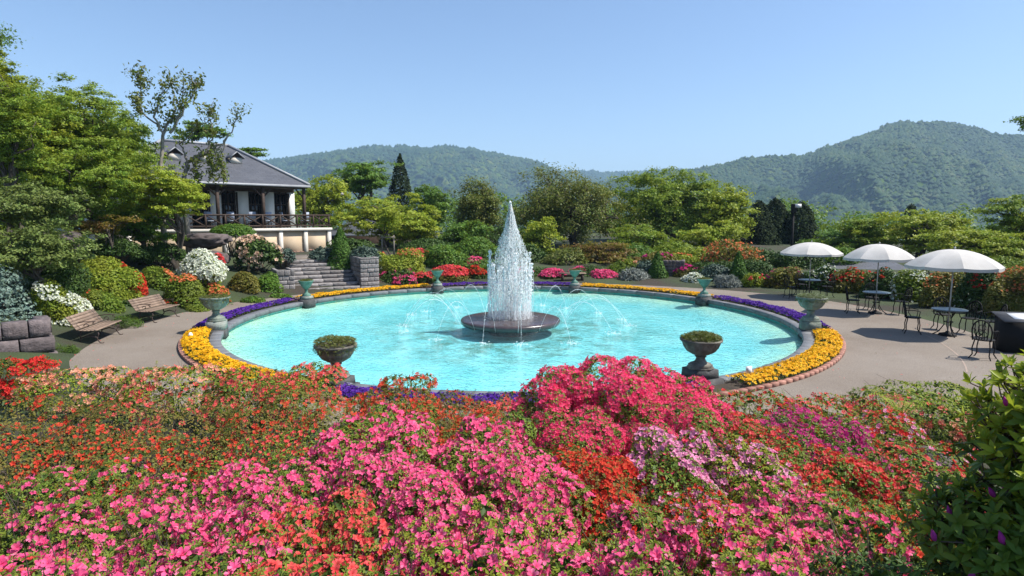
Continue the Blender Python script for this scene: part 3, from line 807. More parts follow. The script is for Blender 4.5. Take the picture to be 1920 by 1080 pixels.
# ================================================================== STONEWORK
def rough_block(seed, j=0.05):
    """a split-faced block in unit size, centred"""
    r = np.random.default_rng(seed); n = 3
    idx = {}; V = []; F = []
    def vid(a, b, c):
        if (a, b, c) not in idx:
            p = np.array([a / n - .5, b / n - .5, c / n - .5]); 
            edge = sum(q in (0, n) for q in (a, b, c))
            p = p * (1 - .012 * (edge >= 2) - .012 * (edge == 3)) + r.normal(size=3) * j * (.35 if edge >= 2 else .8) * np.array([.5, 1, .5])
            idx[(a, b, c)] = len(V); V.append(p)
        return idx[(a, b, c)]
    for u in range(n):
        for w in range(n):
            F += [(vid(u, w, 0), vid(u, w + 1, 0), vid(u + 1, w + 1, 0), vid(u + 1, w, 0)), (vid(u, w, n), vid(u + 1, w, n), vid(u + 1, w + 1, n), vid(u, w + 1, n)),
                  (vid(u, 0, w), vid(u + 1, 0, w), vid(u + 1, 0, w + 1), vid(u, 0, w + 1)), (vid(u, n, w), vid(u, n, w + 1), vid(u + 1, n, w + 1), vid(u + 1, n, w)),
                  (vid(0, u, w), vid(0, u, w + 1), vid(0, u + 1, w + 1), vid(0, u + 1, w)), (vid(n, u, w), vid(n, u + 1, w), vid(n, u + 1, w + 1), vid(n, u, w + 1))]
    return MB().add(np.array(V), np.array(F))
BLOCKS = {m: [rough_block(s).mesh("stone_block", M[m]) for s in range(5)] for m in ('stone', 'stone_red')}
def wall_face(parent, p0, d, L, z0, z1, bw, bh, th, mat, rnd):
    """courses of blocks along direction d from local point p0; blocks are children"""
    ang = math.atan2(d[1], d[0]); nx = Vector((-d[1], d[0], 0))
    z = z0; row = 0
    while z < z1 - .02:
        h = min(bh * rnd.uniform(.85, 1.15), z1 - z)
        if z1 - z - h < bh * .4: h = z1 - z
        t = -bw * .4 * (row % 2) * rnd.random()
        while t < L - .01:
            w = bw * rnd.uniform(.7, 1.4); a = max(t, 0); b = min(t + w, L)
            if L - b < bw * .3: b = L
            if b - a > .03:
                c = Vector(p0) + Vector((d[0], d[1], 0)) * ((a + b) / 2) + nx * rnd.uniform(-.015, .015)
                link("stone_block", rnd.choice(BLOCKS[mat]), parent, (c.x, c.y, z + h / 2), (0, 0, ang), (b - a - .012, th, h - .012))
            t = b if b >= L else t + w
        z += h; row += 1

# ---- flight of steps up to the terrace
A_, B_ = ground(556, 552), ground(676, 546)
A_ = Vector((A_.x * 1.02, A_.y * 1.02, 0)); B_ = Vector((B_.x * 1.03, B_.y * 1.03, 0))
SD = (B_ - A_).normalized(); SN = Vector((-SD.y, SD.x, 0)); SW = (B_ - A_).length
rz_s = math.atan2(SD.y, SD.x)
steps = thing("stone_steps", "wide flight of rough stone steps rising from the path to the house terrace", "steps", A_, rz_s)
rnd = random.Random(3)
NST, RISE, TREAD = 8, .155, .34
for q in range(NST):
    st = None
    mb = MB(); box(mb, (SW / 2, q * TREAD + 1.6, q * RISE + RISE / 2 - .16), (SW - .01, 3.2, RISE - .02)); st = mb.build("step", M['mortar'], steps)
    t = 0
    while t < SW - .05:
        w = rnd.uniform(.42, .8); w = min(w, SW - t)
        if SW - t - w < .25: w = SW - t
        link("step_stone", rnd.choice(BLOCKS['stone']), st, (t + w / 2, q * TREAD + .2, q * RISE + RISE / 2), (0, 0, 0), (w - .012, .42, RISE - .004))
        t += w
TOPZ = NST * RISE
for (lab, off, ln, z1, ww) in (("rough stone block wall on the left flank of the steps under the cream rhododendron", -.78, 1.5, 1.0, .74), ("square stone block pillar wall at the right of the steps, topped by a teal juniper", SW + .02, 2.6, 1.42, .86)):
    w = thing("stone_wall", lab, "wall", A_ + SD * off, rz_s)
    mb = MB(); box(mb, (ww / 2, ln / 2 + .05, z1 / 2 - .05), (ww - .12, ln - .1, z1 - .06)); mb.build("wall_core", M['mortar'], w)
    bw, bh = (.36, .2)
    wall_face(w, (0, 0.06, 0), (1, 0), ww, -.05, z1, bw, bh, .16, 'stone', rnd)
    wall_face(w, (0.06, .16, 0), (0, 1), ln - .16, -.05, z1, bw, bh, .14, 'stone', rnd)
    wall_face(w, (ww - .06, .16, 0), (0, 1), ln - .16, -.05, z1, bw, bh, .14, 'stone', rnd)
# landing behind the steps
mb = MB(); c0 = A_ + SN * (NST * TREAD + 2.0) + SD * (SW / 2)
box(mb, (c0.x, c0.y, TOPZ - .35), (SW + .2, 4.2, .68), rz_s); tag(mb.build("landing_pavement", M['pave']), kind='structure')

# ---- low wall of big reddish blocks at the left edge
p0 = ground(-60, 690); p1 = ground(106, 668)
d = (p1 - p0); L = d.length; d.normalize()
w = thing("stone_wall", "low wall of big reddish grey blocks at the left edge under the blue spruce", "wall", p0, math.atan2(d.y, d.x))
mb = MB(); box(mb, (L / 2, .45, .36), (L - .2, .7, .74)); mb.build("wall_core", M['mortar'], w)
rnd = random.Random(8)
for (z0, z1, xs) in ((-.12, .12, [0, L * .35, L * .68, L + .05]), (.12, .50, [0, L * .22, L * .58, L + .01]), (.50, .90, [0, L * .40, L * .70, L - .05])):
    for a, b in zip(xs[:-1], xs[1:]):
        link("stone_block", rnd.choice(BLOCKS['stone_red']), w, ((a + b) / 2, .14, (z0 + z1) / 2), (0, 0, rnd.uniform(-.02, .02)), (b - a - .026, .32, z1 - z0 - .024))
for (z0, z1) in ((-.12, .10), (.10, .52), (.52, .88)):
    link("stone_block", rnd.choice(BLOCKS['stone_red']), w, (L - .14, .62, (z0 + z1) / 2), (0, 0, PI / 2), (.62, .28, z1 - z0 - .014))
# ---- low rubble wall at the far right under the cone shrub
p0 = at(1222, 541, 31.0); p1 = at(1282, 541, 30.6); p0.z = p1.z = g1(p1.x, p1.y)
d = (p1 - p0); L = d.length; d.normalize()
w = thing("stone_wall", "low mottled rubble stone wall below the cone shrub at the far side of the path", "wall", p0, math.atan2(d.y, d.x))
mb = MB(); box(mb, (L / 2, .4, .35), (L - .1, .6, .75)); mb.build("wall_core", M['mortar'], w)
wall_face(w, (0, .07, 0), (1, 0), L, -.05, .82, .24, .17, .2, 'stone_red', rnd)
wall_face(w, (L - .06, .1, 0), (0, 1), .7, -.05, .82, .24, .17, .16, 'stone_red', rnd)

# ---- boulders
def boulder(c, s, seed, label, mat='rock'):
    import bmesh
    bm = bmesh.new(); bmesh.ops.create_icosphere(bm, subdivisions=4, radius=1)
    V = np.array([v.co[:] for v in bm.verts]); F = np.array([[q.index for q in f.verts] for f in bm.faces]); bm.free()
    n = fbm(V * 1.3 + seed, 4) - .45; n2 = np.abs(fbm(V * 2.6 + seed * 2, 3) - .45)
    V = V * (1 + .8 * n - .7 * n2)[:, None]; V = V * (1 + .16 * (fbm(V * 6 + seed, 3) - .45))[:, None]
    V[:, 2] = np.where(V[:, 2] > .55, .55 + (V[:, 2] - .55) * .4, V[:, 2])
    o = MB().add(V * np.array(s), F).build("boulder", M[mat]); o.location = c
    tag(o, label, "rock", "boulders on the left slope")
boulder(at(118, 455, 21.0), (.75, .6, .5), 3, "purplish grey boulder with a sloping face left above the green mound")
boulder(at(385, 450, 27.5), (1.2, .9, .45), 7, "broad dark rock slab under the clipped hedge below the terrace")
boulder(at(395, 487, 26.8), (.9, .6, .5), 12, "dark shaded rock behind the white azalea bush")
boulder(at(28, 445, 20.5), (.9, .7, .42), 17, "small dark rock among the leaves at the far left")

# ================================================================== HOUSE
U = Vector((-.72, -.694, 0)).normalized(); Vn = Vector((U.y, -U.x, 0)) * 1.0      # U along the front (to the left), Vn inward
if Vn.y < 0: Vn = -Vn
P0 = at(620, 426, 38.0); FLZ = P0.z
rz_h = math.atan2(Vn.y, Vn.x) - PI / 2      # local x = -U , local y = Vn
house = thing("house", "white plastered house with a dark hipped slate roof above the left trees", "house", (P0.x, P0.y, FLZ), rz_h)
# local frame: x to the right (= -U), y inward; front edge of terrace at y=0, right end x=0
def hb(name, mat, c, s, parent=house, taper=1.0):
    mb = MB(); box(mb, c, s, taper=taper); return mb.build(name, mat, parent)
EZ = 2.42
hb("back_wall", M['white'], (-6.6, 6.9, EZ / 2), (10.2, .25, EZ))
hb("end_wall", M['white'], (-1.50, 4.5, EZ / 2), (.25, 4.6, EZ)); hb("end_wall", M['white'], (-11.6, 4.5, EZ / 2), (.25, 4.6, EZ))
piers = [(1.38, 1.83), (2.68, 3.37), (4.23, 4.95), (5.79, 6.5), (7.4, 8.2), (9.1, 11.7)]
for a, b in piers: hb("wall", M['white'], (-(a + b) / 2, 2.1, EZ / 2), (b - a, .24, EZ))
hb("lintel", M['timber'], (-6.5, 2.08, 2.30), (10.2, .30, .30))
gaps = [(1.83, 2.68), (3.37, 4.23), (4.95, 5.79), (6.5, 7.4), (8.2, 9.1)]
for a, b in gaps:
    dr = thing("door", None, None); dr.parent = house; dr.location = (-(a + b) / 2, 2.12, 0); wd = b - a
    hb("pane", M['glass'], (0, .03, 1.07), (wd - .06, .02, 2.1), dr)
    mb = MB()
    for x in (-wd / 2 + .04, 0, wd / 2 - .04): box(mb, (x, 0, 1.07), (.075, .08, 2.14))
    for z in (.05, .75, 1.4, 2.08): box(mb, (0, -.004, z), (wd - .14, .06, .06 if z > .1 else .12))
    for x in (-wd / 4, wd / 4):
        box(mb, (x, .004, 1.4), (.03, .05, 1.3))
    mb.build("frame", M['timber'], dr)
    hb("shutter", M['timber'], (wd / 2 + .05, -.05, 1.05), (.10, .22, 2.1), dr)
    mb = MB(); lathe(mb, [(.0, .16), (.06, .14), (.09, .0), (.0, .02)], 10, (wd / 2 + .36, -.14, 2.0)); mb.build("wall_lamp", M['trim'], house)
# roof
X0, X1, Y0_, Y1_ = -1.35, -12.2, -.1, 8.7
xr, yb = X0, Y0_
RX0, RX1, RY, RZ = -4.45, -8.1, 4.3, 4.98 - 0.0
ez = EZ + .10
def roofpoly(pts, name):
    P = [Vector(p) for p in pts]; n = (P[1] - P[0]).cross(P[2] - P[0]).normalized(); t = .09
    V = [p for p in P] + [p - n * t for p in P]; k = len(P)
    me = bpy.data.meshes.new(name)
    me.from_pydata([v[:] for v in V], [], [list(range(k)), list(range(2 * k - 1, k - 1, -1))] + [[i, k + i, k + (i + 1) % k, (i + 1) % k] for i in range(k)])
    e = (P[1] - P[0]).normalized(); u2 = n.cross(e)
    uv = me.uv_layers.new(name="UVMap")
    for l in me.loops:
        c = V[l.vertex_index] - P[0]; uv.data[l.index].uv = (c.dot(e), c.dot(u2))
    me.materials.append(M['roof']); o = bpy.data.objects.new(name, me); COL.objects.link(o); o.parent = house; return o
rf = roofpoly([(X1, Y0_, ez), (X0, Y0_, ez), (RX0, RY, RZ), (RX1, RY, RZ)], "roof")
roofpoly([(X0, Y0_, ez), (X0, Y1_, ez), (RX0, RY, RZ)], "roof"); roofpoly([(X0, Y1_, ez), (X1, Y1_, ez), (RX1, RY, RZ), (RX0, RY, RZ)], "roof"); roofpoly([(X1, Y1_, ez), (X1, Y0_, ez), (RX1, RY, RZ)], "roof")
M['ridge'] = solid("pale_ridge_metal", [(0.24, 0.25, 0.27), (0.34, 0.35, 0.37)], 4, .5)
for a, b in (((X0, Y0_, ez), (RX0, RY, RZ)), ((X0, Y1_, ez), (RX0, RY, RZ)), ((X1, Y0_, ez), (RX1, RY, RZ)), ((RX0, RY, RZ), (RX1, RY, RZ))):
    mb = MB(); tube(mb, [Vector(a) + Vector((0, 0, .06)), Vector(b) + Vector((0, 0, .06))], .085, 6); mb.build("ridge_cap", M['ridge'], house)
mb = MB(); box(mb, ((X0 + X1) / 2, Y0_ - .03, ez - .06), (X0 - X1 + .1, .07, .13)); mb.build("gutter", M['ridge'], house)
mb = MB(); box(mb, ((X0 + X1) / 2, (Y0_ + Y1_) / 2, ez - .14), (X0 - X1 - .2, Y1_ - Y0_ - .2, .06)); mb.build("soffit", M['timber'], house)
for x in (-1.62, -4.1, -6.6, -9.1, -11.7):
    hb("post", M['timber'], (x, .12, EZ / 2 - .02), (.15, .15, EZ - .02))
    for sg in ((1, -1) if x < -1.7 else (-1,)):
        mb = MB(); tube(mb, [(x, .12, 1.75), (x + sg * .5, .12, 2.28)], .05, 4); mb.build("post_brace", M['timber'], house)
# dormers
slope = (RZ - ez) / (RY - Y0_)
for dx in (-8.05, -6.35, -4.75):
    y = 2.15; zb = ez + slope * (y - Y0_)
    dm = thing("dormer", None, None); dm.parent = house; dm.location = (dx, y, zb)
    hb("dormer_wall", M['trim'], (0, .4, .17), (.62, .9, .34), dm)
    mb = MB(); mb.add([(-.31, -.06, .34), (.31, -.06, .34), (0, -.06, .60), (-.31, .9, .34), (.31, .9, .34), (0, .9, .60)], np.array([[0, 1, 2], [5, 4, 3]]), np.array([[0, 2, 5, 3], [1, 4, 5, 2]])); mb.build("gable", M['timber'], dm)
    for sg in (-1, 1):
        mb = MB(); v = np.array([(sg * .42, -.16, .28), (0, -.16, .64), (0, 1.3, .64), (sg * .42, 1.3, .28)]); mb.add(np.concatenate([v, v + [0, 0, .05]]), BOXF); mb.build("dormer_roof", M['roof'], dm)
        mb = MB(); tube(mb, [(sg * .43, -.17, .30), (0, -.17, .67)], .028, 4); mb.build("dormer_trim", M['ridge'], dm)

# ---- terrace under the house
ter = thing("terrace", "beige panelled retaining wall of the terrace with pale pilasters and coping", "terrace", (P0.x, P0.y, FLZ), rz_h)
def tb(name, mat, c, s, parent=ter):
    mb = MB(); box(mb, c, s); return mb.build(name, mat, parent)
tb("deck", M['plinth_pale'], (-6.5, 4.4, -.10), (12.9, 8.6, .16))
tb("coping", M['trim'], (-6.45, .06, -.11), (13.0, .34, .17)); tb("coping", M['trim'], (-.06, 4.5, -.111), (.34, 8.4, .168))
PX = [-.12, -1.66, -3.2, -4.75, -6.3, -7.85, -9.4, -10.95, -12.5]
for x in PX: tb("pilaster", M['trim'], (x, .06, -1.15), (.22, .24, 1.9))
for a, b in zip(PX[:-1], PX[1:]): tb("panel", M['beige'], ((a + b) / 2, .13, -1.0), (a - b - .22, .14, 1.6)); 
tb("panel", M['beige'], (-.13, 4.4, -1.0), (.14, 8.0, 1.6))
M['brickbase'] = solid("worn_brick_base", [(0.20, 0.12, 0.09), (0.33, 0.21, 0.16)], 6, .9, .8, 18)
rnd = random.Random(4)
for row in range(5):
    x = -.25
    while x > -6.2:
        wbr = .26; 
        if not (row > 2 and rnd.random() < .5):
            tb("brick", M['brickbase'], (x - wbr / 2, .06, -1.72 + row * .085), (wbr - .012, .14, .075))
        x -= wbr
rail = thing("terrace_railing", "dark rustic log railing with crossed braces along the terrace edge", "railing", (P0.x, P0.y, FLZ), rz_h)
def rt(name, a, b, r_): 
    mb = MB(); tube(mb, [a, b], r_, 6); mb.build(name, M['timber'], rail)
px_ = [-.08 - 1.03 * q for q in range(13)]
for x in px_: rt("post", (x, .06, 0), (x, .06, .76), .055)
rt("top_rail", (.05, .06, .74), (-12.6, .06, .74), .055); rt("bottom_rail", (.05, .06, .12), (-12.6, .06, .12), .045)
for a, b in zip(px_[:-1], px_[1:]):
    rt("brace", (a - .05, .045, .14), (b + .05, .045, .70), .036); rt("brace", (a - .05, .08, .70), (b + .05, .08, .14), .036)
rt("top_rail", (-.08, .1, .74), (-.08, 8.2, .74), .055)
for q in range(1, 7): rt("post", (-.08, .06 + 1.3 * q, 0), (-.08, .06 + 1.3 * q, .76), .05)

# ================================================================== CHAIRS, TABLES, UMBRELLAS
def chair_parts(root, mat, seatmat):
    mb = MB(); lathe(mb, [(0, .43), (.19, .43), (.205, .44), (.205, .45), (.19, .458), (0, .455)], 18); mb.build("seat", seatmat, root, smooth=True)
    for sx in (-1, 1):
        for sy in (-1, 1):
            mb = MB(); tube(mb, [(sx * .14, sy * .13, .44), (sx * .17, sy * .16, .25), (sx * .16, sy * .15, .1), (sx * .21, sy * .20, 0)], .014, 5); mb.build("leg", mat, root)
    a = np.linspace(0, PI, 13)
    mb = MB(); tube(mb, np.concatenate([[(-.17, .16, .43)], np.stack([-.19 * np.cos(a), .19 + .05 * np.sin(a), .64 + .27 * np.sin(a)], 1), [(.17, .16, .43)]]), .016, 6); mb.build("back_frame", mat, root)
    mb = MB()
    for q in range(5):
        x = -.12 + .06 * q; h = .64 + .27 * math.sqrt(max(0, 1 - (x / .19) ** 2)) - .01
        tube(mb, [(x * .8, .16, .45), (x + .02 * math.sin(q * 2), .19, .62), (x, .23, h)], .010, 4)
    for z, rx in ((.58, .10), (.74, .075)):
        c = np.linspace(0, 2 * PI, 13); tube(mb, np.stack([rx * np.cos(c), .185 + .04 * (z - .5) + 0 * c, z + rx * .8 * np.sin(c)], 1), .009, 4, caps=False)
    mb.build("back_lattice", mat, root)
    a = np.linspace(0, 1, 7)
    for sx in (-1, 1):
        mb = MB(); tube(mb, [(sx * .19, .19, .66), (sx * .24, .0, .67), (sx * .22, -.14, .64), (sx * .18, -.12, .45)], .012, 5); mb.build("armrest", mat, root)
proto_chair = thing("garden_chair", "dark wrought iron garden chair left of the nearest umbrella table", "chair", (0, 0, 0), 0, "wrought iron chairs at the umbrella tables")
chair_parts(proto_chair, M['iron'], M['iron'])
proto_table = thing("cafe_table", "round dark table under the nearest umbrella", "table", (0, 0, 0), 0, "round tables under the umbrellas")
mb = MB(); lathe(mb, [(.03, .70), (.40, .70), (.42, .71), (.42, .725), (.40, .733), (.03, .735)], 36); mb.build("table_top", solid("greenish_table_top", [(0.06, .085, .08), (.11, .135, .13)], 4, .3, spec=.6), proto_table, smooth=True)
for q in range(3):
    a = 2 * PI * q / 3 + .4; c, s = math.cos(a), math.sin(a)
    mb = MB(); tube(mb, [(c * .30, s * .30, .70), (c * .12, s * .12, .5), (c * .09, s * .09, .3), (c * .2, s * .2, .1), (c * .34, s * .34, 0)], .015, 5); mb.build("leg", M['iron'], proto_table)
mb = MB(); c = np.linspace(0, 2 * PI, 17); tube(mb, np.stack([.11 * np.cos(c), .11 * np.sin(c), .38 + 0 * c], 1), .01, 4, caps=False); mb.build("leg_ring", M['iron'], proto_table)
proto_umb = thing("sun_umbrella", "cream canvas sun umbrella, nearest and largest of the three", "umbrella", (0, 0, 0), 0, "cream sun umbrellas over the cafe tables")
mb = MB(); tube(mb, [(0, 0, .1), (0, 0, 2.44)], .021, 8); mb.build("pole", M['pole'], proto_umb, smooth=True)
mb = MB(); lathe(mb, [(0, .12), (.05, .12), (.06, .09), (.22, .05), (.25, .0), (0, 0)], 24); mb.build("base", M['iron'], proto_umb, smooth=True)
mb = MB(); lathe(mb, [(0, 2.52), (.025, 2.51), (.03, 2.47), (0.0, 2.45)], 10); mb.build("finial", M['pole'], proto_umb, smooth=True)
RU, NP_ = 1.27, 8
def dome(u): return 1.985 + .46 * (1 - u ** 2.1)
for q in range(NP_):
    a0, a1 = 2 * PI * q / NP_ + .2, 2 * PI * (q + 1) / NP_ + .2; mb = MB(); nu, nv = 9, 7; V = []
    for i in range(nu):
        u = i / (nu - 1)
        for j in range(nv):
            w = j / (nv - 1); p = (1 - w) * np.array([math.cos(a0), math.sin(a0)]) + w * np.array([math.cos(a1), math.sin(a1)])
            sag = .05 * u * 4 * w * (1 - w)
            V.append((*(p * RU * u * (1 - .0 * sag)), dome(u * (1 - .0)) - sag * .5 + .02 * 4 * w * (1 - w) * math.sin(u * PI)))
    V = np.array(V)
    i = np.arange(nu - 1)[:, None] * nv; j = np.arange(nv - 1)[None]
    mb.add(V, np.stack([i + j, i + nv + j, i + nv + j + 1, i + j + 1], -1).reshape(-1, 4))
    e0 = V[-nv:]; mb.add(np.concatenate([e0 * [1.004, 1.004, 1], e0 * [1.0, 1.0, 1] - [0, 0, .085]]), np.stack([np.arange(nv - 1), np.arange(nv - 1) + nv, np.arange(nv - 1) + nv + 1, np.arange(nv - 1) + 1], 1))
    mb.build("canopy_panel", M['canvas'], proto_umb, smooth=True)
    am = a0; mb = MB(); tube(mb, [(0, 0, 1.95), (math.cos(am) * RU * .55, math.sin(am) * RU * .55, dome(.55) - .03)], .007, 4); mb.build("strut", M['pole'], proto_umb)
    mb = MB(); uu = np.linspace(.02, 1, 8); tube(mb, np.stack([np.cos(am) * RU * uu, np.sin(am) * RU * uu, dome(uu) - .012], 1), .008, 4); mb.build("rib", M['pole'], proto_umb)
UP = [ground(1776, 629), ground(1641, 588), ground(1516, 558)]
ulabs = ["cream canvas sun umbrella nearest the right edge, the largest of the three", "middle cream canvas sun umbrella before the grey roof", "cream canvas sun umbrella farthest back beside the lamp post"]
tlabs = ["round greenish cafe table under the umbrella nearest the right edge", "round cafe table under the middle umbrella", "round cafe table under the farthest umbrella"]
cpos = [[(-.75, .35, 1.1), (.72, .18, -1.1), (.45, .85, -.3), (.95, -.35, -1.9)], [(-.72, .1, 1.2), (.7, -.25, -1.6), (.35, .8, -.2)], [(-.8, -.15, 1.7), (.75, .05, -1.4), (.1, .85, 0)]]
cl = [["iron garden chair left of the table under the nearest umbrella", "iron garden chair close right of the table under the nearest umbrella", "iron garden chair behind the table under the nearest umbrella", "iron garden chair turned away at the far right of the nearest umbrella table"],
      ["iron garden chair left of the table under the middle umbrella", "iron garden chair right of the table under the middle umbrella", "iron garden chair behind the table under the middle umbrella"],
      ["iron garden chair left of the table under the farthest umbrella", "iron garden chair right of the table under the farthest umbrella", "iron garden chair behind the table under the farthest umbrella"]]
firstc = True
for q, p in enumerate(UP):
    t = proto_table if q == 0 else copy_tree(proto_table); t.location = p + Vector((0, 0, .004)); t.rotation_euler.z = q * 1.3; t["label"] = tlabs[q]
    u = proto_umb if q == 0 else copy_tree(proto_umb); u.location = p + Vector((0, 0, .004)); u.rotation_euler = (random.uniform(-.02, .02), random.uniform(-.02, .02), [.15, .32, .0][q]); u["label"] = ulabs[q]
    s = [.885, .84, .91][q]; u.scale = (s, s, [.965, .955, .91][q])
    for (dx, dy, rz), lab in zip(cpos[q], cl[q]):
        c = proto_chair if firstc else copy_tree(proto_chair); firstc = False
        c.location = (p.x + dx, p.y + dy, .004); c.rotation_euler.z = rz; c["label"] = lab
p = ground(1842, 672); c = copy_tree(proto_chair); c.location = p; c.rotation_euler.z = 2.2; c["label"] = "lone black iron chair half hidden by the big rhododendron at right"
# chairs on the terrace
tc_proto = thing("terrace_chair", "", "chair", (0, 0, 0), 0, "chairs on the house terrace")
mb = MB(); box(mb, (0, 0, .44), (.44, .44, .05)); mb.build("seat", M['cloth_blue'], tc_proto)
mb = MB(); v = np.array([(-.21, .17, .50), (.21, .17, .50), (.21, .22, .50), (-.21, .22, .50), (-.20, .27, .95), (.20, .27, .95), (.20, .31, .95), (-.20, .31, .95)]); mb.add(v, BOXF); mb.build("backrest", M['cloth_blue'], tc_proto)
for sx in (-1, 1):
    for sy in (-1, 1):
        mb = MB(); tube(mb, [(sx * .19, sy * .19, .43), (sx * .21, sy * .21, 0)], .02, 5); mb.build("leg", M['iron'], tc_proto)
mh = Matrix.Translation((P0.x, P0.y, FLZ)) @ Matrix.Rotation(rz_h, 4, 'Z')
tcl = ["pale blue terrace chair at the right end behind the railing", "pale blue terrace chair in front of the first white wall pier", "pale blue terrace chair before the middle glass door", "pale blue terrace chair before the second white wall pier", "pale blue terrace chair behind the railing near the maple spray", "pale blue terrace chair half hidden by the maple spray at the left"]
for q, (x, y) in enumerate([(-1.3, .9), (-2.5, .85), (-3.6, 1.0), (-4.6, .8), (-5.6, 1.0), (-6.8, .9)]):
    c = tc_proto if q == 0 else copy_tree(tc_proto); w = mh @ Vector((x, y, -.02)); c.location = w; c.rotation_euler.z = rz_h + random.choice([0, PI, 1.57, 2.6]); c["label"] = tcl[q]

# ================================================================== BENCHES
def bench(L, label, loc, rz):
    """local x along the bench, sitter faces -y"""
    b = thing("park_bench", label, "bench", loc, rz, "slatted wooden benches"); b.scale = (1, .92, .88)
    def sl(y, z, tilt, w=.085):
        mb = MB(); box(mb, (0, 0, 0), (L, w, .026)); mb.build("slat", M['slat'], b).location = (0, y, z); o = b.children[-1]; o.rotation_euler = (tilt, 0, 0)
    for q in range(5): sl(-.25 + .098 * q, .425 - .012 * math.sin(q * .8) , -.03 * (q - 1))
    for q in range(5): sl(.235 + .050 * q, .475 + .078 * q, 1.0)
    for sx in (-1, 1):
        x = sx * (L / 2 - .16); e = thing("iron_end", None, None); e.parent = b; e.location = (x, 0, 0)
        for nm, pts in (("leg", [(0, -.22, .41), (0, -.25, .28), (0, -.20, .14), (0, -.27, .03), (0, -.34, .0), (0, -.36, .03)]), ("leg", [(0, .17, .41), (0, .22, .25), (0, .19, .14), (0, .30, .03), (0, .38, .0), (0, .40, .03)]),
                        ("seat_bar", [(0, -.28, .41), (0, 0, .385), (0, .2, .41)]), ("back_bar", [(0, .19, .40), (0, .27, .52), (0, .46, .83)]), ("stretcher", [(0, -.21, .18), (0, 0, .24), (0, .2, .18)])):
            mb = MB(); tube(mb, pts, .018, 5); mb.build(nm, M['iron_brown'], e)
        t = np.linspace(0, 4.2, 20); mb = MB()
        tube(mb, np.concatenate([[(0, .27, .62), (0, .10, .655), (0, -.10, .65)], np.stack([0 * t, -.17 - .06 * np.cos(t + 1.2) * (1 - t / 6), .60 + .06 * np.sin(t + 1.2) * (1 - t / 6)], 1), ]), .014, 5)
        t = np.linspace(0, 5, 18); tube(mb, np.stack([0 * t, .03 + .075 * np.cos(t) * (1 - t / 8), .53 + .07 * np.sin(t) * (1 - t / 8)], 1), .012, 4)
        mb.build("armrest", M['iron_brown'], e)
    return b
def facing(p0, p1, L, label):
    d = p1 - p0; bench(L, label, (p0 + p1) / 2 + Vector((-.10 * d.normalized().y, .1 * d.normalized().x, 0)), math.atan2(d.y, d.x))
fp, fq = ground(183, 648), ground(236, 624)
d = (fq - fp).normalized(); n = Vector((-d.y, d.x, 0))
m0 = (fp + fq) / 2 + n * .3
bench(1.5, "slatted wooden bench with curled iron arms nearer the low block wall", m0, math.atan2(d.y, d.x))
fp, fq = ground(283, 608), ground(343, 591.5); d = (fq - fp).normalized(); n = Vector((-d.y, d.x, 0)); m0 = (fp + fq) / 2 + n * .3
bench(1.5, "slatted wooden bench below the orange trimmed green mound, farther along the path", m0, math.atan2(d.y, d.x))
p = at(1073, 530, 30.2); p.z = 0
pb = thing("plank_bench", "low brown plank bench on the far side of the path behind a green urn", "bench", p, .03)
for q in range(3):
    mb = MB(); box(mb, (0, -.13 + .13 * q, .43), (1.35, .12, .045)); mb.build("plank", M['slat'], pb)
for x in (-.5, .5):
    mb = MB(); box(mb, (x, 0, .20), (.10, .34, .40)); mb.build("leg", M['timber'], pb)
mb = MB(); box(mb, (0, 0, .30), (.9, .05, .10)); mb.build("stretcher", M['timber'], pb)

# ================================================================== LAMP POST, SIGN CABINET, YOUNG TREE STAKES, FAR ROOFS
p = at(1484, 470, 34.0); zt = at(1484, 390, 34.0).z; zg = g1(p.x, p.y)
lp = thing("lamp_post", "tall thin black lamp post with a small floodlight before the dark conifers", "lamp post", (p.x, p.y, zg))
mb = MB(); tube(mb, [(0, 0, 0), (0, 0, zt - zg - .25)], [.075, .055], 10); mb.build("pole", M['iron'], lp, smooth=True)
mb = MB(); lathe(mb, [(0, .0), (.12, .0), (.14, .06), (.16, .5), (.12, .55), (0, .56)], 14, (0, 0, zt - zg - .32)); mb.build("lamp_housing", M['iron'], lp, smooth=True)
mb = MB(); box(mb, (.17, -.1, zt - zg + .12), (.34, .22, .2), .5); mb.build("floodlight", M['lampmetal'], lp)
# wooden display cabinet at the right edge
p = ground(1893, 668); cb = thing("menu_stand", "black stand with a sloping top holding a white sheet at the right edge", "stand", (p.x + .70, p.y + .5, 0), -.25); cb.scale = (.9, .9, .86)
mb = MB(); v = np.array([(-.55, -.3, 0), (.55, -.3, 0), (.55, .3, 0), (-.55, .3, 0), (-.55, -.3, .86), (.55, -.3, .86), (.55, .3, 1.0), (-.55, .3, 1.0)]); mb.add(v, BOXF); mb.build("body", M['iron'], cb)
mb = MB(); v = np.array([(-.62, -.36, .87), (.62, -.36, .87), (.62, .36, 1.035), (-.62, .36, 1.035)]); mb.add(np.concatenate([v, v + [0, 0, .03]]), BOXF); mb.build("top_board", solid("grey_board", [(.045, .045, .05), (.085, .085, .09)], 3, .6), cb)
mb = MB(); v = np.array([(-.32, -.20, .942), (.18, -.20, .942), (.18, .22, 1.038), (-.32, .22, 1.038)]); mb.add(np.concatenate([v, v + [0, 0, .006]]), BOXF); mb.build("sheet", M['paper'], cb)
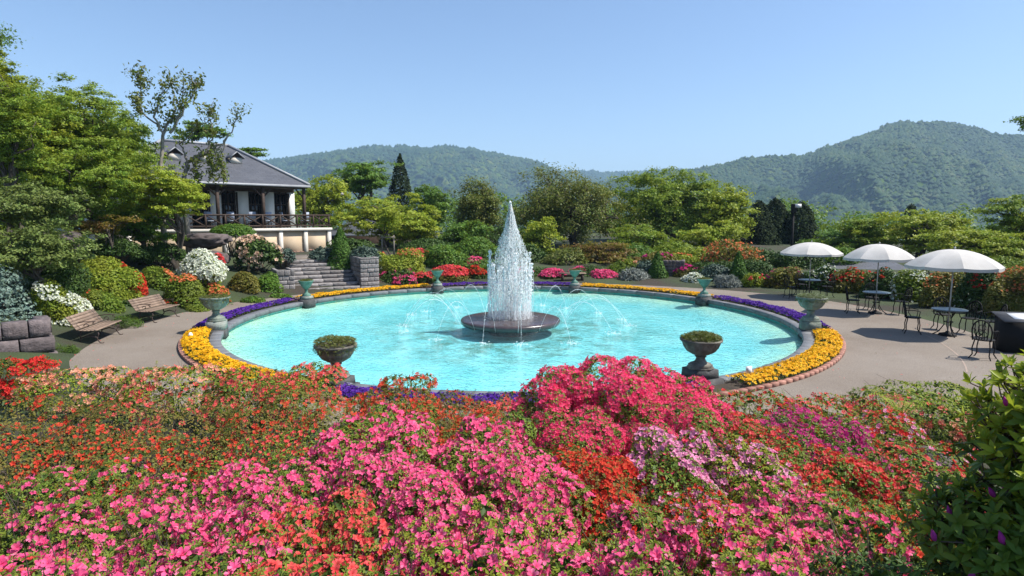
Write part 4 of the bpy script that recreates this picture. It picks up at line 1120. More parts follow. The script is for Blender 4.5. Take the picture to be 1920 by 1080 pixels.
# small white sign in the yellow bed, and white markers
p = ground(1403, 716); sg = thing("bed_sign", "small white framed sign standing in the right yellow pansy bed", "sign", (p.x, p.y, .02), .25)
mb = MB(); box(mb, (0, 0, .21), (.13, .012, .17)); mb.build("sign_plate", M['paper'], sg)
mb = MB(); box(mb, (0, -.009, .215), (.085, .004, .11)); mb.build("printed_card", solid("grey_card", [(.42, .47, .55), (.55, .58, .63)], 12, .5), sg)
mb = MB(); tube(mb, [(0, 0, 0), (0, 0, .13)], .008, 5); mb.build("stake", M['paper'], sg)
p = ground(358, 641); o = MB(); lathe(o, [(0, 0), (.055, 0), (.05, .12), (.06, .16), (.03, .22), (0, .23)], 12); o = o.build("bed_marker", M['paper'], smooth=True); o.location = (p.x, p.y, .02); tag(o, "small white marker post at the corner of the left yellow pansy bed", "marker")
# timber prop frame of the young tree
p = at(728, 480, 34.5); p.z = g1(p.x, p.y)
fr = thing("tree_support", "wooden prop frame holding the young tree above the azalea bank", "tree support", p, .1)
hh = at(728, 441, 34.5).z - p.z
for x in (-.33, .33):
    mb = MB(); tube(mb, [(x, 0, 0), (x, 0, hh)], .05, 6); mb.build("post", M['bark_pale'], fr)
mb = MB(); tube(mb, [(-.42, -.06, hh - .12), (.42, -.06, hh - .12)], .045, 6); mb.build("crossbar", M['bark_pale'], fr)
# low dark roofed hut right of the terrace
def hut(label, px, pyb, pyt, Y, wpx, rise, rz, wallmat, depth=5.0):
    c = at(px, pyb, Y); w = wpx / FPX * Y; e = at(px, pyt, Y).z
    h = thing("low_building", label, "building", (c.x, c.y, c.z), rz)
    mb = MB(); box(mb, (0, depth / 2, (e - c.z) / 2), (w * .92, depth * .9, e - c.z)); mb.build("wall", wallmat, h)
    mb = MB(); z = e - c.z; a, b = w / 2, depth
    V = [(-a, -.2, z), (a, -.2, z), (a, b + .2, z), (-a, b + .2, z), (-a * .6, b / 2, z + rise), (a * .6, b / 2, z + rise)]
    me = bpy.data.meshes.new("roof"); me.from_pydata(V, [], [(0, 1, 5, 4), (1, 2, 5), (2, 3, 4, 5), (3, 0, 4), (0, 3, 2, 1)])
    uv = me.uv_layers.new(name="UVMap")
    for l in me.loops:
        q = V[l.vertex_index]; uv.data[l.index].uv = (q[0] * 1.0, (q[1] + q[2]) * 1.0)
    me.materials.append(M['roof']); o = bpy.data.objects.new("roof", me); COL.objects.link(o); o.parent = h
    mb = MB(); box(mb, (0, -.24, z - .05), (w, .06, .12)); mb.build("gutter", M['ridge'], h)
    mb = MB(); box(mb, (0, b / 2, z + rise + .03), (w * .62, .2, .1)); mb.build("ridge_cap", M['ridge'], h)
    for q in (-.3, 0, .3):
        wd = thing("window", None, None); wd.parent = h; wd.location = (q * w, depth * .05 - .015, z * .55)
        mb = MB(); box(mb, (0, 0, 0), (w * .16, .04, z * .4)); mb.build("pane", M['glass'], wd)
        mb = MB(); box(mb, (0, -.01, z * .21), (w * .18, .06, .07)); box(mb, (0, -.01, -z * .21), (w * .18, .06, .07)); mb.build("frame", M['timber'], wd)
hut("low dark roofed building in shade right of the terrace", 678, 480, 440, 46, 150, 1.1, -.2, M['timber'])
hut("grey roofed low building behind the middle umbrella and hedge", 1632, 545, 508, 33, 150, .75, -.15, M['trim'])
# ================================================================== VEGETATION
LM = {}
def lm(name, cols, **k): LM[name] = leafmat(name, cols, **k)
lm('maple_lime', [(0.149, 0.230, 0.021), (0.230, 0.316, 0.028), (0.322, 0.380, 0.034), (0.196, 0.265, 0.023)], patch=(0.310, 0.299, 0.029), trans=.35, patch_amt=.5)
lm('maple_green', [(0.091, 0.169, 0.018), (0.156, 0.247, 0.026), (0.227, 0.312, 0.034)], patch=(0.221, 0.247, 0.026), trans=.33, patch_amt=.5)
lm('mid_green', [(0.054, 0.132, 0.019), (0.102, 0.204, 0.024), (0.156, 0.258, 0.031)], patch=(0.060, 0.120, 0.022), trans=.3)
lm('dull_olive', [(0.07, 0.115, 0.02), (0.125, 0.17, 0.028), (0.17, 0.20, 0.04), (0.13, 0.12, 0.035)], patch=(0.13, 0.12, 0.03), trans=.25)
lm('grey_green', [(0.085, 0.135, 0.03), (0.13, 0.185, 0.04), (0.18, 0.225, 0.055)], patch=(0.12, 0.14, 0.03), trans=.2)
lm('conifer', [(0.010, 0.020, 0.008), (0.018, 0.032, 0.010), (0.03, 0.044, 0.014)], trans=.05, rough=.95)
lm('cone_green', [(0.035, 0.085, 0.012), (0.06, 0.13, 0.016), (0.09, 0.165, 0.022)], patch=(0.06, 0.12, 0.015), trans=.15, rough=.6)
lm('teal', [(0.045, 0.075, 0.055), (0.075, 0.115, 0.085), (0.11, 0.15, 0.115)], patch=(0.05, 0.08, 0.06), trans=.1)
lm('spruce_blue', [(0.07, 0.125, 0.10), (0.12, 0.185, 0.15), (0.19, 0.255, 0.215), (0.08, 0.13, 0.08)], patch=(0.12, 0.18, 0.145), trans=.1)
lm('silver', [(0.17, 0.20, 0.17), (0.26, 0.285, 0.25), (0.34, 0.36, 0.33)], trans=.15)
lm('azalea_green', [(0.072, 0.132, 0.016), (0.132, 0.210, 0.023), (0.204, 0.264, 0.031)], patch=(0.168, 0.174, 0.024), trans=.28)
lm('azalea_lime', [(0.127, 0.196, 0.018), (0.207, 0.276, 0.025), (0.287, 0.333, 0.034)], patch=(0.253, 0.247, 0.029), trans=.3)
lm('azalea_brown', [(0.083, 0.094, 0.018), (0.143, 0.149, 0.024), (0.198, 0.165, 0.033), (0.121, 0.154, 0.022)], patch=(0.176, 0.105, 0.028), trans=.25)
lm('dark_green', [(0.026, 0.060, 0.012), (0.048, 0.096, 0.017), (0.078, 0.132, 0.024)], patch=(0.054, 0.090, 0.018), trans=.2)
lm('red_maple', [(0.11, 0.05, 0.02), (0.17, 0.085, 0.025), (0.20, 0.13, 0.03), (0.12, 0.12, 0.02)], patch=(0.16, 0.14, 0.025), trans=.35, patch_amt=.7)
lm('grass', [(0.05, 0.11, 0.014), (0.08, 0.155, 0.02), (0.12, 0.18, 0.03)], trans=.3)
PM = {}
def pm(name, cols, throat=None): PM[name] = petalmat(name + "_petals", cols, throat)
pm('pink', [(0.82, 0.085, 0.245), (0.86, 0.14, 0.32), (0.77, 0.06, 0.19), (0.89, 0.25, 0.42)], (0.68, 0.04, 0.18))
pm('hotpink', [(0.80, 0.045, 0.15), (0.84, 0.075, 0.21), (0.74, 0.028, 0.10), (0.86, 0.13, 0.29)], (0.55, 0.01, 0.05))
pm('lilac', [(0.80, 0.27, 0.47), (0.84, 0.38, 0.56), (0.76, 0.20, 0.40)], (0.55, 0.08, 0.28))
pm('magenta', [(0.58, 0.022, 0.21), (0.66, 0.045, 0.28), (0.50, 0.015, 0.15)], (0.30, 0.005, 0.10))
pm('red', [(0.64, 0.025, 0.022), (0.73, 0.045, 0.035), (0.55, 0.018, 0.016)], (0.30, 0.005, 0.006))
pm('coral', [(0.78, 0.085, 0.09), (0.82, 0.14, 0.13), (0.72, 0.055, 0.055)], (0.5, 0.01, 0.03))
pm('orange_red', [(0.68, 0.055, 0.026), (0.76, 0.11, 0.05), (0.60, 0.034, 0.02), (0.70, 0.075, 0.05)], (0.35, 0.012, 0.008))
pm('orange', [(0.72, 0.22, 0.08), (0.78, 0.30, 0.13), (0.66, 0.15, 0.05)], (0.5, 0.06, 0.01))
pm('salmon', [(0.80, 0.32, 0.20), (0.82, 0.42, 0.29), (0.76, 0.24, 0.15)], (0.7, 0.15, 0.08))
pm('white', [(0.78, 0.79, 0.72), (0.82, 0.82, 0.78), (0.74, 0.76, 0.66)], (0.5, 0.6, 0.2))
pm('cream', [(0.76, 0.54, 0.40), (0.80, 0.64, 0.52), (0.74, 0.46, 0.30)], (0.6, 0.3, 0.1))
pm('purple', [(0.42, 0.03, 0.28), (0.52, 0.07, 0.38), (0.32, 0.02, 0.20)])

def lobes_in(r, n, R, flat=1.0, rmin=.35, rmax=.6, bottom=-.7, reach=.78):
    """n ellipsoid lobes filling an ellipsoid of radii R (local, centred)"""
    out = []
    while len(out) < n:
        d = r.normal(size=3); d /= np.linalg.norm(d); q = d * r.uniform(.25, reach)
        if q[2] < bottom: continue
        s = r.uniform(rmin, rmax)
        out.append(np.concatenate([q * R, np.array(R) * s * [1, 1, flat]]))
    return np.array(out)

def crown_points(r, lobes, nclump, per, spread, zflat=.5, shell=(.70, 1.03), upbias=.25):
    area = (lobes[:, 3] * lobes[:, 4] + lobes[:, 4] * lobes[:, 5]) ; k = r.choice(len(lobes), nclump, p=area / area.sum())
    d = r.normal(size=(nclump, 3)); d[:, 2] += upbias; d /= np.linalg.norm(d, axis=1)[:, None]
    c = lobes[k, :3] + d * lobes[k, 3:6] * r.uniform(*shell, (nclump, 1))
    P = np.repeat(c, per, 0); D = np.repeat(d, per, 0)
    off = r.normal(size=P.shape) * spread * np.array([1, 1, zflat])
    return c, P + off, D

def limb(mb, a, b, r0, r1, r, k=5, sag=.15, n=6):
    a, b = np.array(a, float), np.array(b, float); t = np.linspace(0, 1, n)[:, None]
    L = np.linalg.norm(b - a); P = a + (b - a) * t; P[1:-1] += r.normal(size=(n - 2, 3)) * L * .05
    P[:, 2] += sag * L * np.sin(t[:, 0] * PI) * .5
    tube(mb, P, np.linspace(r0, r1, n), k, caps=False)
    return P

def tree(name, label, cat, px, yt, yb, hw, Y, leaf, nl=9, clumps=None, per=26, flat=.42, lsize=None, lobeflat=.75, group=None, seed=0, trunk='bark', tmpl=TRI, cover=1.0, depth=.8, spread=None, lean=0, twigs=0, lpx=5.2, shell=(.70, 1.03), base=None, cpx=19, upn=.7, smin=.42, smax=.68):
    r = np.random.default_rng(seed or (abs(hash((round(px), round(yt), round(Y)))) % 99991))
    c = at(px, (yt + yb) / 2, Y); rx = hw / FPX * Y; rz = (yb - yt) / 2 / FPX * Y
    bx = c.x + lean * rx; zg = g1(bx, Y) - .15
    t = thing(name, label, cat, (bx, Y, zg), 0, group)
    ctr = np.array([c.x - bx, 0, c.z - zg]); R = np.array([rx, rx * depth, rz])
    lob = lobes_in(r, nl, R, lobeflat, smin, smax); lob[:, :3] += ctr
    ls = lsize or lpx / FPX * Y
    area = PI * hw * (yb - yt) / 2
    n = int(17 * cover * area / (lpx * lpx * .30) * .5)
    nc = clumps or max(14, int(5.0 * cover ** .5 * area / (cpx * cpx))); per = max(6, n // nc)
    cc, P, D = crown_points(r, lob, nc, per, spread or cpx * .30 / FPX * Y, flat, shell)
    P[:, 2] = np.maximum(P[:, 2], .2)
    nr = D * .55 + r.normal(size=P.shape) * .45 + [0, 0, upn]
    mb = MB(); scatter(mb, tmpl[0], tmpl[1], P, nr, ls * r.uniform(.7, 1.3, len(P)), r)
    mb.build("crown", LM[leaf], t, kind='stuff')
    tr = max(.06, rx * .07); mb = MB()
    top = ctr + [0, 0, rz * .1]
    tp = limb(mb, (0, 0, 0), top, tr, tr * .45, r, 7, 0, 8)
    mb.build("trunk", M[trunk], t, smooth=True)
    mb = MB()
    for l in lob[:14]:
        q = tp[r.integers(3, 7)]; lp_ = limb(mb, q, l[:3], tr * .45, tr * .13, r, 5)
        for _ in range(2 + twigs):
            j = cc[r.integers(len(cc))]
            if np.linalg.norm(j - l[:3]) < max(l[3:]) * 1.4: limb(mb, lp_[r.integers(2, 6)], j, tr * .16, tr * .04, r, 3)
    for _ in range(twigs * 10):
        j = cc[r.integers(len(cc))]; l = lob[np.argmin(((lob[:, :3] - j) ** 2).sum(1)), :3]
        limb(mb, l, j + r.normal(size=3) * .1, tr * .14, tr * .04, r, 3)
    if mb.n: mb.build("limbs", M[trunk], t, smooth=True)
    return t

def conifer(name, label, px, yt, yb, hw, Y, leaf, seed, group=None, tiers=16, lpx=5.0, cat="tree", dens=1.0, power=.8, gap=0.0, rin=.45):
    r = np.random.default_rng(seed); c = at(px, yb, Y); top = at(px, yt, Y).z
    zg = min(g1(c.x, Y), c.z) - .05; H = top - zg; z0 = max(c.z - zg, .05); rx = hw / FPX * Y
    t = thing(name, label, cat, (c.x, Y, zg), 0, group)
    n = int(dens * hw * (yb - yt) / (lpx * lpx * .3) * 5)
    u = r.random(n) ** .75; ang = r.random(n) * 2 * PI
    k = 7 + (u * 3).astype(int); sp = (np.round(ang / (2 * PI) * k) / k * 2 * PI + r.normal(size=n) * .22)
    tier = np.floor((1 - u) * tiers + .3 * np.sin(sp * 3)) / tiers
    rad = rx * np.maximum(.03, u ** power) * (rin + (1.05 - rin) * r.random(n) ** .5) * (1 + .10 * np.sin(sp * 2 + tier * 9))
    rad = rad * (1 - gap * ((u * tiers + .35 * np.sin(sp * 2)) % 1.0 < .5))
    z = z0 + (H - z0) * (1 - u) - rad * .12 + r.normal(size=n) * (H - z0) * .012
    P = np.stack([rad * np.cos(sp), rad * np.sin(sp), z], 1); nr = np.stack([np.cos(sp), np.sin(sp), 0 * sp + .7], 1) + r.normal(size=(n, 3)) * .45
    mb = MB(); scatter(mb, *TRI, P, nr, lpx / FPX * Y * r.uniform(.7, 1.5, n), r); mb.build("crown", LM[leaf], t, kind='stuff')
    mb = MB(); tube(mb, [(0, 0, 0), (0, 0, H * .97)], [max(.05, rx * .07), .02], 6); mb.build("trunk", M['bark'], t)
    return t

def shrub(name, label, px, yt, yb, hw, Y, leaf, flowers=(), nl=7, lpx=4.4, seed=0, group=None, cat="shrub", cover=1.0, flat=.9, depth=.8, clip=False, fsize=None, stems=True, tmpl=LEAF, spiky=0):
    """flowers: list of (kind, density, where) where(P local -1..1, r) -> mask"""
    r = np.random.default_rng(seed or (abs(hash((round(px), round(yt), round(hw)))) % 99991))
    cb = at(px, yb, Y); ct = at(px, yt, Y); zg = min(cb.z, g1(cb.x, Y) + .05); rx = hw / FPX * Y
    t = thing(name, label, cat, (cb.x, Y, zg), 0, group)
    z0, z1 = cb.z - zg, ct.z - zg; H = z1 - z0; R = np.array([rx, rx * depth, H * .62]); ctr = np.array([0, 0, z0 + H * .38])
    ls = lpx / FPX * Y
    area = hw * (yb - yt) * 2 * .85
    n = int(area / (lpx * lpx * .32) * 5.0 * cover)
    if clip: lob = np.array([[0, 0, 0, *(R * .97)]] * 1)
    else:
        lob = lobes_in(r, nl, R, 1.0, .36, .56, -.5, .64); lob = np.concatenate([lob, [[0, 0, 0, *(R * .78)]]])
    k = r.choice(len(lob), n, p=(lob[:, 3] * lob[:, 5]) / (lob[:, 3] * lob[:, 5]).sum())
    d = r.normal(size=(n, 3)); d[:, 2] = np.abs(d[:, 2]) - .45 * r.random(n); d /= np.linalg.norm(d, axis=1)[:, None]
    P = lob[k, :3] + d * lob[k, 3:6] * (r.uniform(.86, 1.03, (n, 1)) + spiky * r.random((n, 1)) ** 2)
    ins = np.zeros(n, bool)
    for l in lob: ins |= ((((P - l[:3]) / (l[3:6] * .84)) ** 2).sum(1) < 1)
    P, d = P[~ins], d[~ins]
    q = P / R
    P = P + ctr; ok = P[:, 2] > z0 * .2 + .02; P, d, q = P[ok], d[ok], q[ok]
    nr = d + r.normal(size=P.shape) * .5 + [0, 0, .35]
    taken = np.zeros(len(P), bool)
    for kind, dens, where in flowers:
        m = where(q, r) & ~taken & (r.random(len(P)) < dens); taken |= m
        if not m.any(): continue
        fs = fsize or max(.026, 2.3 / FPX * Y)
        cl = fbm((P[m] + [t.location.x, t.location.y, 0]) * 2.2, 2); mm = np.where(m)[0][cl > (.22 if dens > .7 else .36)]
        mb = MB(); scatter(mb, BLO[0], BLO[1], P[mm] + d[mm] * .03, nr[mm], fs * r.uniform(.75, 1.25, len(mm)), r, BLO[2])
        if mb.n: mb.build("blossoms", PM[kind], t, kind='stuff')
    mb = MB(); L_ = ~taken | (r.random(len(P)) < .35)
    scatter(mb, tmpl[0], tmpl[1], P[L_], nr[L_], ls * r.uniform(.75, 1.35, L_.sum()), r)
    mb.build("foliage", LM[leaf], t, kind='stuff')
    if stems:
        mb = MB()
        for _ in range(16):
            j = P[r.integers(len(P))]; limb(mb, (r.normal() * rx * .12, r.normal() * rx * .1, -.05), j * [.9, .9, .92], .022 * max(.6, rx), .006, r, 4)
        mb.build("stems", M['twig'], t)
        # inner mass of leaves
        mb = MB(); m = len(P) // 2; ii = r.integers(0, len(P), m)
        Q = ctr + (P[ii] - ctr) * r.uniform(.70, .90, (m, 1)); scatter(mb, *LEAF, Q, r.normal(size=(m, 3)) + [0, 0, .4], ls * 2.0, r); mb.build("inner_leaves", LM[leaf], t, kind='stuff')
    return t
ANY = lambda q, r: np.ones(len(q), bool)
TOP = lambda q, r: q[:, 2] > .35
LOW = lambda q, r: q[:, 2] < .15
RIGHT = lambda q, r: q[:, 0] > .45
LEFT = lambda q, r: q[:, 0] < -.2

# ------------------------------------------------ left slope, upper trees
SG = dict(group="maples on the left slope")
tree("maple_tree", "deep green maple closing the left slope behind the other maples", "tree", 130, 182, 420, 150, 29, 'maple_green', nl=34, flat=.5, lobeflat=.8, seed=190, **SG)
tree("maple_tree", "big yellow-green maple mass filling the upper left slope beside the house", "tree", 165, 175, 345, 120, 25, 'maple_green', nl=30, per=30, flat=.4, lobeflat=.75, seed=1, **SG)
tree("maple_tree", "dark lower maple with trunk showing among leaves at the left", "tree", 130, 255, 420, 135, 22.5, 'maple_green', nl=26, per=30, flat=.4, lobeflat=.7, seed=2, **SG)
tree("maple_tree", "bright maple spray reaching right across the left end of the house", "tree", 318, 300, 432, 82, 24.0, 'maple_lime', nl=20, per=30, flat=.28, lobeflat=.5, seed=3, cover=.95, **SG)
tree("maple_tree", "bright lime maple crown at the very top of the left edge", "tree", 2, 84, 330, 56, 21, 'maple_lime', nl=14, per=28, flat=.4, seed=4, **SG)
tree("maple_tree", "small leafy branch tip poking in at the top left corner", "tree", -22, 30, 95, 58, 20, 'mid_green', nl=6, per=16, flat=.35, seed=5, cover=.35, spread=.25, **SG)
tree("maple_tree", "bright green maple crown filling the left edge under the topmost lime crown", "tree", 18, 150, 310, 78, 20.2, 'maple_green', nl=20, flat=.45, lobeflat=.75, seed=191, **SG)
tree("maple_tree", "olive maple crown on the slope at the left edge below the bright crowns", "tree", 45, 185, 330, 95, 23, 'maple_lime', nl=22, per=28, flat=.4, lobeflat=.7, seed=6, **SG)
tree("weeping_pine", "soft grey-green drooping tree at the left edge above the boulder", "tree", 55, 330, 440, 120, 18.5, 'grey_green', nl=12, per=34, flat=.28, lobeflat=.45, seed=7, lpx=5.6, cat=None) if False else None
tree("weeping_tree", "soft grey-green drooping tree at the left edge above the boulder", "tree", 60, 335, 440, 120, 18.5, 'grey_green', nl=26, per=34, flat=.55, lobeflat=.85, seed=7, lpx=5.8)
tree("weeping_tree", "lower grey-green feathery tree beside the blue spruce at left", "tree", 70, 425, 520, 105, 16.5, 'grey_green', nl=24, per=34, flat=.55, lobeflat=.85, seed=8, lpx=5.8)
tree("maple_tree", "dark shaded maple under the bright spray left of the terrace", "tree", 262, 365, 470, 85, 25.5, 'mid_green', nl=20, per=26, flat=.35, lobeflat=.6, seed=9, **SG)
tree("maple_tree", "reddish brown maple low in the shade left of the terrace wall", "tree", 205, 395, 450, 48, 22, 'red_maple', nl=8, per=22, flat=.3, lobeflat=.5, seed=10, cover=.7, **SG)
tree("pine_tree", "layered green treetop showing behind the house ridge", "tree", 372, 225, 268, 52, 52, 'mid_green', nl=8, per=24, flat=.25, lobeflat=.35, seed=11, group="treetops behind the house roof")
tree("pine_tree", "small layered treetop to the right of the house roof hip", "tree", 468, 268, 300, 32, 54, 'mid_green', nl=6, per=22, flat=.22, lobeflat=.35, seed=12, group="treetops behind the house roof")

def airy_tree(label, base, segs, leaf, Y, seed, name="bare_tree"):
    """open tree drawn by its limbs: segs are pixel polylines, leaves in small upright tufts along their ends"""
    r = np.random.default_rng(seed); b = at(base[0], base[1], Y); zg = g1(b.x, Y) - .1
    t = thing(name, label, "tree", (b.x, Y, zg)); o = np.array([b.x, Y, zg]); tips = []
    mbT = MB(); tube(mbT, [(0, 0, 0), np.array(b) - o], [.13, .10], 7); mbT.build("trunk", M['bark_pale'], t)
    mb = MB()
    for pts, r0, r1, dy in segs:
        n = len(pts); P = np.array([np.array(at(p[0], p[1], Y + dy * i / (n - 1))) - o for i, p in enumerate(pts)])
        u = np.linspace(0, n - 1, n * 4); Q = np.stack([np.interp(u, np.arange(n), P[:, c]) for c in range(3)], 1) + np.concatenate([[[0, 0, 0]], r.normal(size=(n * 4 - 1, 3)) * .03])
        tube(mb, Q, np.linspace(r0, r1, len(Q)), 5, caps=False)
        for _ in range(10):
            i = r.integers(len(Q) // 3, len(Q)); dirn = r.normal(size=3) * [.7, .7, .5] + [0, 0, .8]; e = Q[i] + dirn * r.uniform(.15, .42)
            limb(mb, Q[i], e, .016, .005, r, 3); tips.append((e, Q[i]))
    mb.build("limbs", M['bark_pale'], t, smooth=True)
    C = []
    for e, s in tips:
        for f in np.linspace(.35, 1.05, 5):
            C.append(np.repeat([s + (e - s) * f], 5, 0) + r.normal(size=(5, 3)) * [.10, .10, .13])
    P = np.concatenate(C); mb = MB(); scatter(mb, *LEAF, P, r.normal(size=P.shape) + [0, 0, .4], .16 * r.uniform(.7, 1.3, len(P)), r)
    mb.build("crown", LM[leaf], t, kind='stuff'); return t
airy_tree("open half-bare tree with slender forking limbs standing against the sky left of the roof", (300, 330), [([(300, 330), (305, 260), (312, 235), (330, 215), (322, 150)], .09, .015, .5), ([(306, 255), (290, 220), (300, 180), (318, 160)], .06, .012, -.3), ([(318, 250), (345, 205), (365, 165), (370, 155)], .06, .012, .3), ([(330, 235), (340, 195), (345, 150)], .05, .01, 0), ([(300, 240), (262, 205), (255, 185)], .045, .01, 0), ([(262, 200), (264, 160), (266, 142)], .03, .006, 0)], 'dull_olive', 26.0, 31)
airy_tree("leaning half-bare tree whose pale limbs sweep right across the slate roof", (345, 330), [([(345, 330), (352, 303), (385, 287), (415, 270), (435, 245), (446, 215)], .10, .012, .4), ([(385, 287), (400, 255), (392, 220), (402, 190)], .05, .01, 0), ([(415, 270), (395, 300), (400, 330)], .035, .01, 0), ([(372, 292), (362, 320), (375, 345)], .035, .01, 0), ([(352, 303), (340, 270), (365, 240), (400, 222)], .05, .01, .3), ([(425, 260), (412, 300), (425, 330), (418, 345)], .03, .01, 0)], 'dull_olive', 27.0, 32)

# ------------------------------------------------ left slope, shrubs
AZ = "azalea mounds on the left slope"
conifer("blue_spruce", "silvery blue-green spruce at the left edge above the low block wall", 12, 488, 618, 74, 15.6, 'spruce_blue', 41, tiers=8, lpx=6.0, dens=.9, power=.6, gap=.45)
shrub("azalea_bush", "loose white and lime azalea beside the spruce at left", 112, 524, 636, 58, 16.3, 'azalea_lime', [('white', .7, lambda q, r: (q[:, 2] > -.2))], seed=42, group=AZ)
shrub("azalea_bush", "rounded olive bush directly behind the nearer bench", 190, 532, 622, 54, 18.6, 'azalea_green', [('orange_red', .25, lambda q, r: (q[:, 2] > .2) & (q[:, 0] < .1))], seed=43, group=AZ)
shrub("azalea_bush", "great rounded lime-green mound with crimson blossoms at its peak", 196, 463, 588, 74, 20.2, 'azalea_lime', [('coral', .7, lambda q, r: (q[:, 2] > .86) & (q[:, 0] < .3)), ('orange_red', .35, lambda q, r: (q[:, 2] > .5) & (q[:, 0] > .45))], seed=44, group=AZ)
shrub("azalea_bush", "band of orange azalea running down between the two green mounds", 256, 500, 585, 26, 20.9, 'azalea_brown', [('orange_red', .75, ANY)], seed=45, group=AZ)
shrub("azalea_bush", "green rounded bush between the orange band and the olive mound", 298, 490, 566, 44, 22.2, 'azalea_green', [('orange', .4, lambda q, r: (q[:, 2] > .4) & (q[:, 0] > .2))], seed=46, group=AZ)
shrub("azalea_bush", "olive mound with an orange crest left of the white azalea", 348, 502, 592, 46, 21.3, 'azalea_green', [('orange', .55, lambda q, r: (q[:, 2] > .55) & (q[:, 0] < .5))], seed=47, group=AZ)
shrub("azalea_bush", "low orange azalea behind the back of the farther bench", 322, 552, 588, 30, 21.0, 'azalea_brown', [('orange_red', .6, TOP)], seed=48, group=AZ)
shrub("azalea_bush", "dense white azalea in full bloom on the left slope", 382, 472, 540, 49, 23.0, 'azalea_lime', [('white', .85, lambda q, r: q[:, 2] > -.25)], seed=49, group=AZ, cover=1.5, nl=14, spiky=.10)
shrub("azalea_bush", "small crimson azalea peeking over the right top of the white one", 405, 472, 505, 20, 23.9, 'azalea_brown', [('coral', .95, ANY)], seed=50, group=AZ)
shrub("azalea_bush", "pink and orange azalea at the foot of the white one", 408, 525, 575, 28, 22.6, 'azalea_lime', [('coral', .6, LEFT), ('orange', .55, ANY)], seed=51, group=AZ)
shrub("clipped_bush", "brownish clipped bush left of the stone steps under the cream blossoms", 458, 500, 566, 34, 24.3, 'azalea_brown', seed=52, group="clipped bushes beside the steps")
shrub("clipped_bush", "green clipped bush against the left flank of the steps", 500, 508, 566, 30, 24.9, 'mid_green', seed=53, group="clipped bushes beside the steps")
shrub("rhododendron", "large rhododendron with clusters of cream and peach blossoms below the terrace", 480, 428, 520, 50, 27.2, 'dark_green', [('cream', .52, lambda q, r: np.abs(q[:, 0]) < 1.1)], seed=54, fsize=.085, lpx=7)
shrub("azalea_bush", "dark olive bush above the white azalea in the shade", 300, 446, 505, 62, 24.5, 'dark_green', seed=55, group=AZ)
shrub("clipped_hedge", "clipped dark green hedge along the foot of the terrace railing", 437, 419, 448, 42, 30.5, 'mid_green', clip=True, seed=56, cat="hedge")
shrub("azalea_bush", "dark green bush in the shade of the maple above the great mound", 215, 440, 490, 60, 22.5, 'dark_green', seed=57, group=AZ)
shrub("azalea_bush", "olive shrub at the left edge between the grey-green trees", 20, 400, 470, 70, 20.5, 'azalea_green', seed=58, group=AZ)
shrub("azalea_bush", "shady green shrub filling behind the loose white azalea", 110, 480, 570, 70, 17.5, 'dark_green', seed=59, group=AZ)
shrub("grass_clump", "tuft of long green grass at the foot of the low block wall", 128, 648, 682, 22, 14.1, 'grass', tmpl=(LEAF[0] * [2.2, .5, 1], LEAF[1]), spiky=.5, seed=60, cat="grass", stems=False, group="grass tufts under the benches")
shrub("grass_clump", "tuft of green grass behind the nearer bench leg", 240, 592, 622, 26, 17.6, 'grass', tmpl=(LEAF[0] * [2.2, .5, 1], LEAF[1]), spiky=.5, seed=61, cat="grass", stems=False, group="grass tufts under the benches")
shrub("low_plant", "low leafy green plants at the path edge behind the lichened urn", 425, 565, 590, 30, 22.2, 'mid_green', seed=62, cat="plant", stems=False)

for k_, (px, yt, yb, hw_, Y, lf, lab) in enumerate([(475, 553, 574, 32, 23.0, 'mid_green', "low leafy plants at the foot of the brownish clipped bush"), (375, 572, 596, 26, 20.6, 'azalea_green', "low leafy plants right of the farther bench"), (528, 548, 566, 22, 24.2, 'mid_green', "low leafy plants at the foot of the left flank wall"), (345, 566, 592, 26, 21.3, 'dark_green', "low dark plants behind the right end of the farther bench"), (70, 655, 690, 40, 13.6, 'mid_green', "low green plants in front of the block wall"), (250, 560, 606, 30, 19.6, 'dark_green', "dark low bush between the two benches")]):
    shrub("low_plant", lab, px, yt, yb, hw_, Y, lf, seed=400 + k_, group="low plants along the left path edge", cat="plant")
# ------------------------------------------------ beside and above the steps
CN = "clipped cone shaped conifers"
conifer("cone_conifer", "neat bright green cone conifer at the head of the steps", 640, 427, 500, 27, 28.8, 'cone_green', 71, group=CN, tiers=30, lpx=4.2, dens=2.2, power=.72, rin=.72, cat="conifer")
conifer("cone_conifer", "neat green cone conifer beside the silver bush on the far side", 1232, 472, 530, 23, 30.6, 'cone_green', 72, group=CN, tiers=30, lpx=4.2, dens=2.2, power=.72, rin=.72, cat="conifer")
conifer("cone_conifer", "neat green cone conifer left of the low dark hedge on the far right", 1383, 472, 540, 25, 29.0, 'cone_green', 73, group=CN, tiers=30, lpx=4.2, dens=2.2, power=.72, rin=.72, cat="conifer")
JU = "spreading teal junipers"
def juniper(label, px, yt, yb, hw, Y, seed, leaf='teal'): return shrub("juniper", label, px, yt, yb, hw, Y, leaf, nl=9, seed=seed, group=JU, flat=.5, spiky=.22, lpx=5.2, cover=1.2)
juniper("spreading teal juniper draped over the top of the right stone pillar", 684, 458, 492, 32, 28.6, 81)
juniper("dark teal juniper left of the cone at the head of the steps", 604, 460, 495, 26, 28.9, 82)
juniper("bluish juniper on top of the left flank wall beside the cream rhododendron", 535, 462, 496, 22, 27.4, 83)
juniper("layered dark juniper between the silver bush and the cone", 1208, 483, 530, 26, 31.2, 84)
juniper("dark olive juniper above the low rubble wall", 1262, 490, 530, 22, 31.4, 85, 'dark_green')
juniper("dark teal juniper mound beside the far right urn", 1342, 494, 530, 36, 29.6, 86)
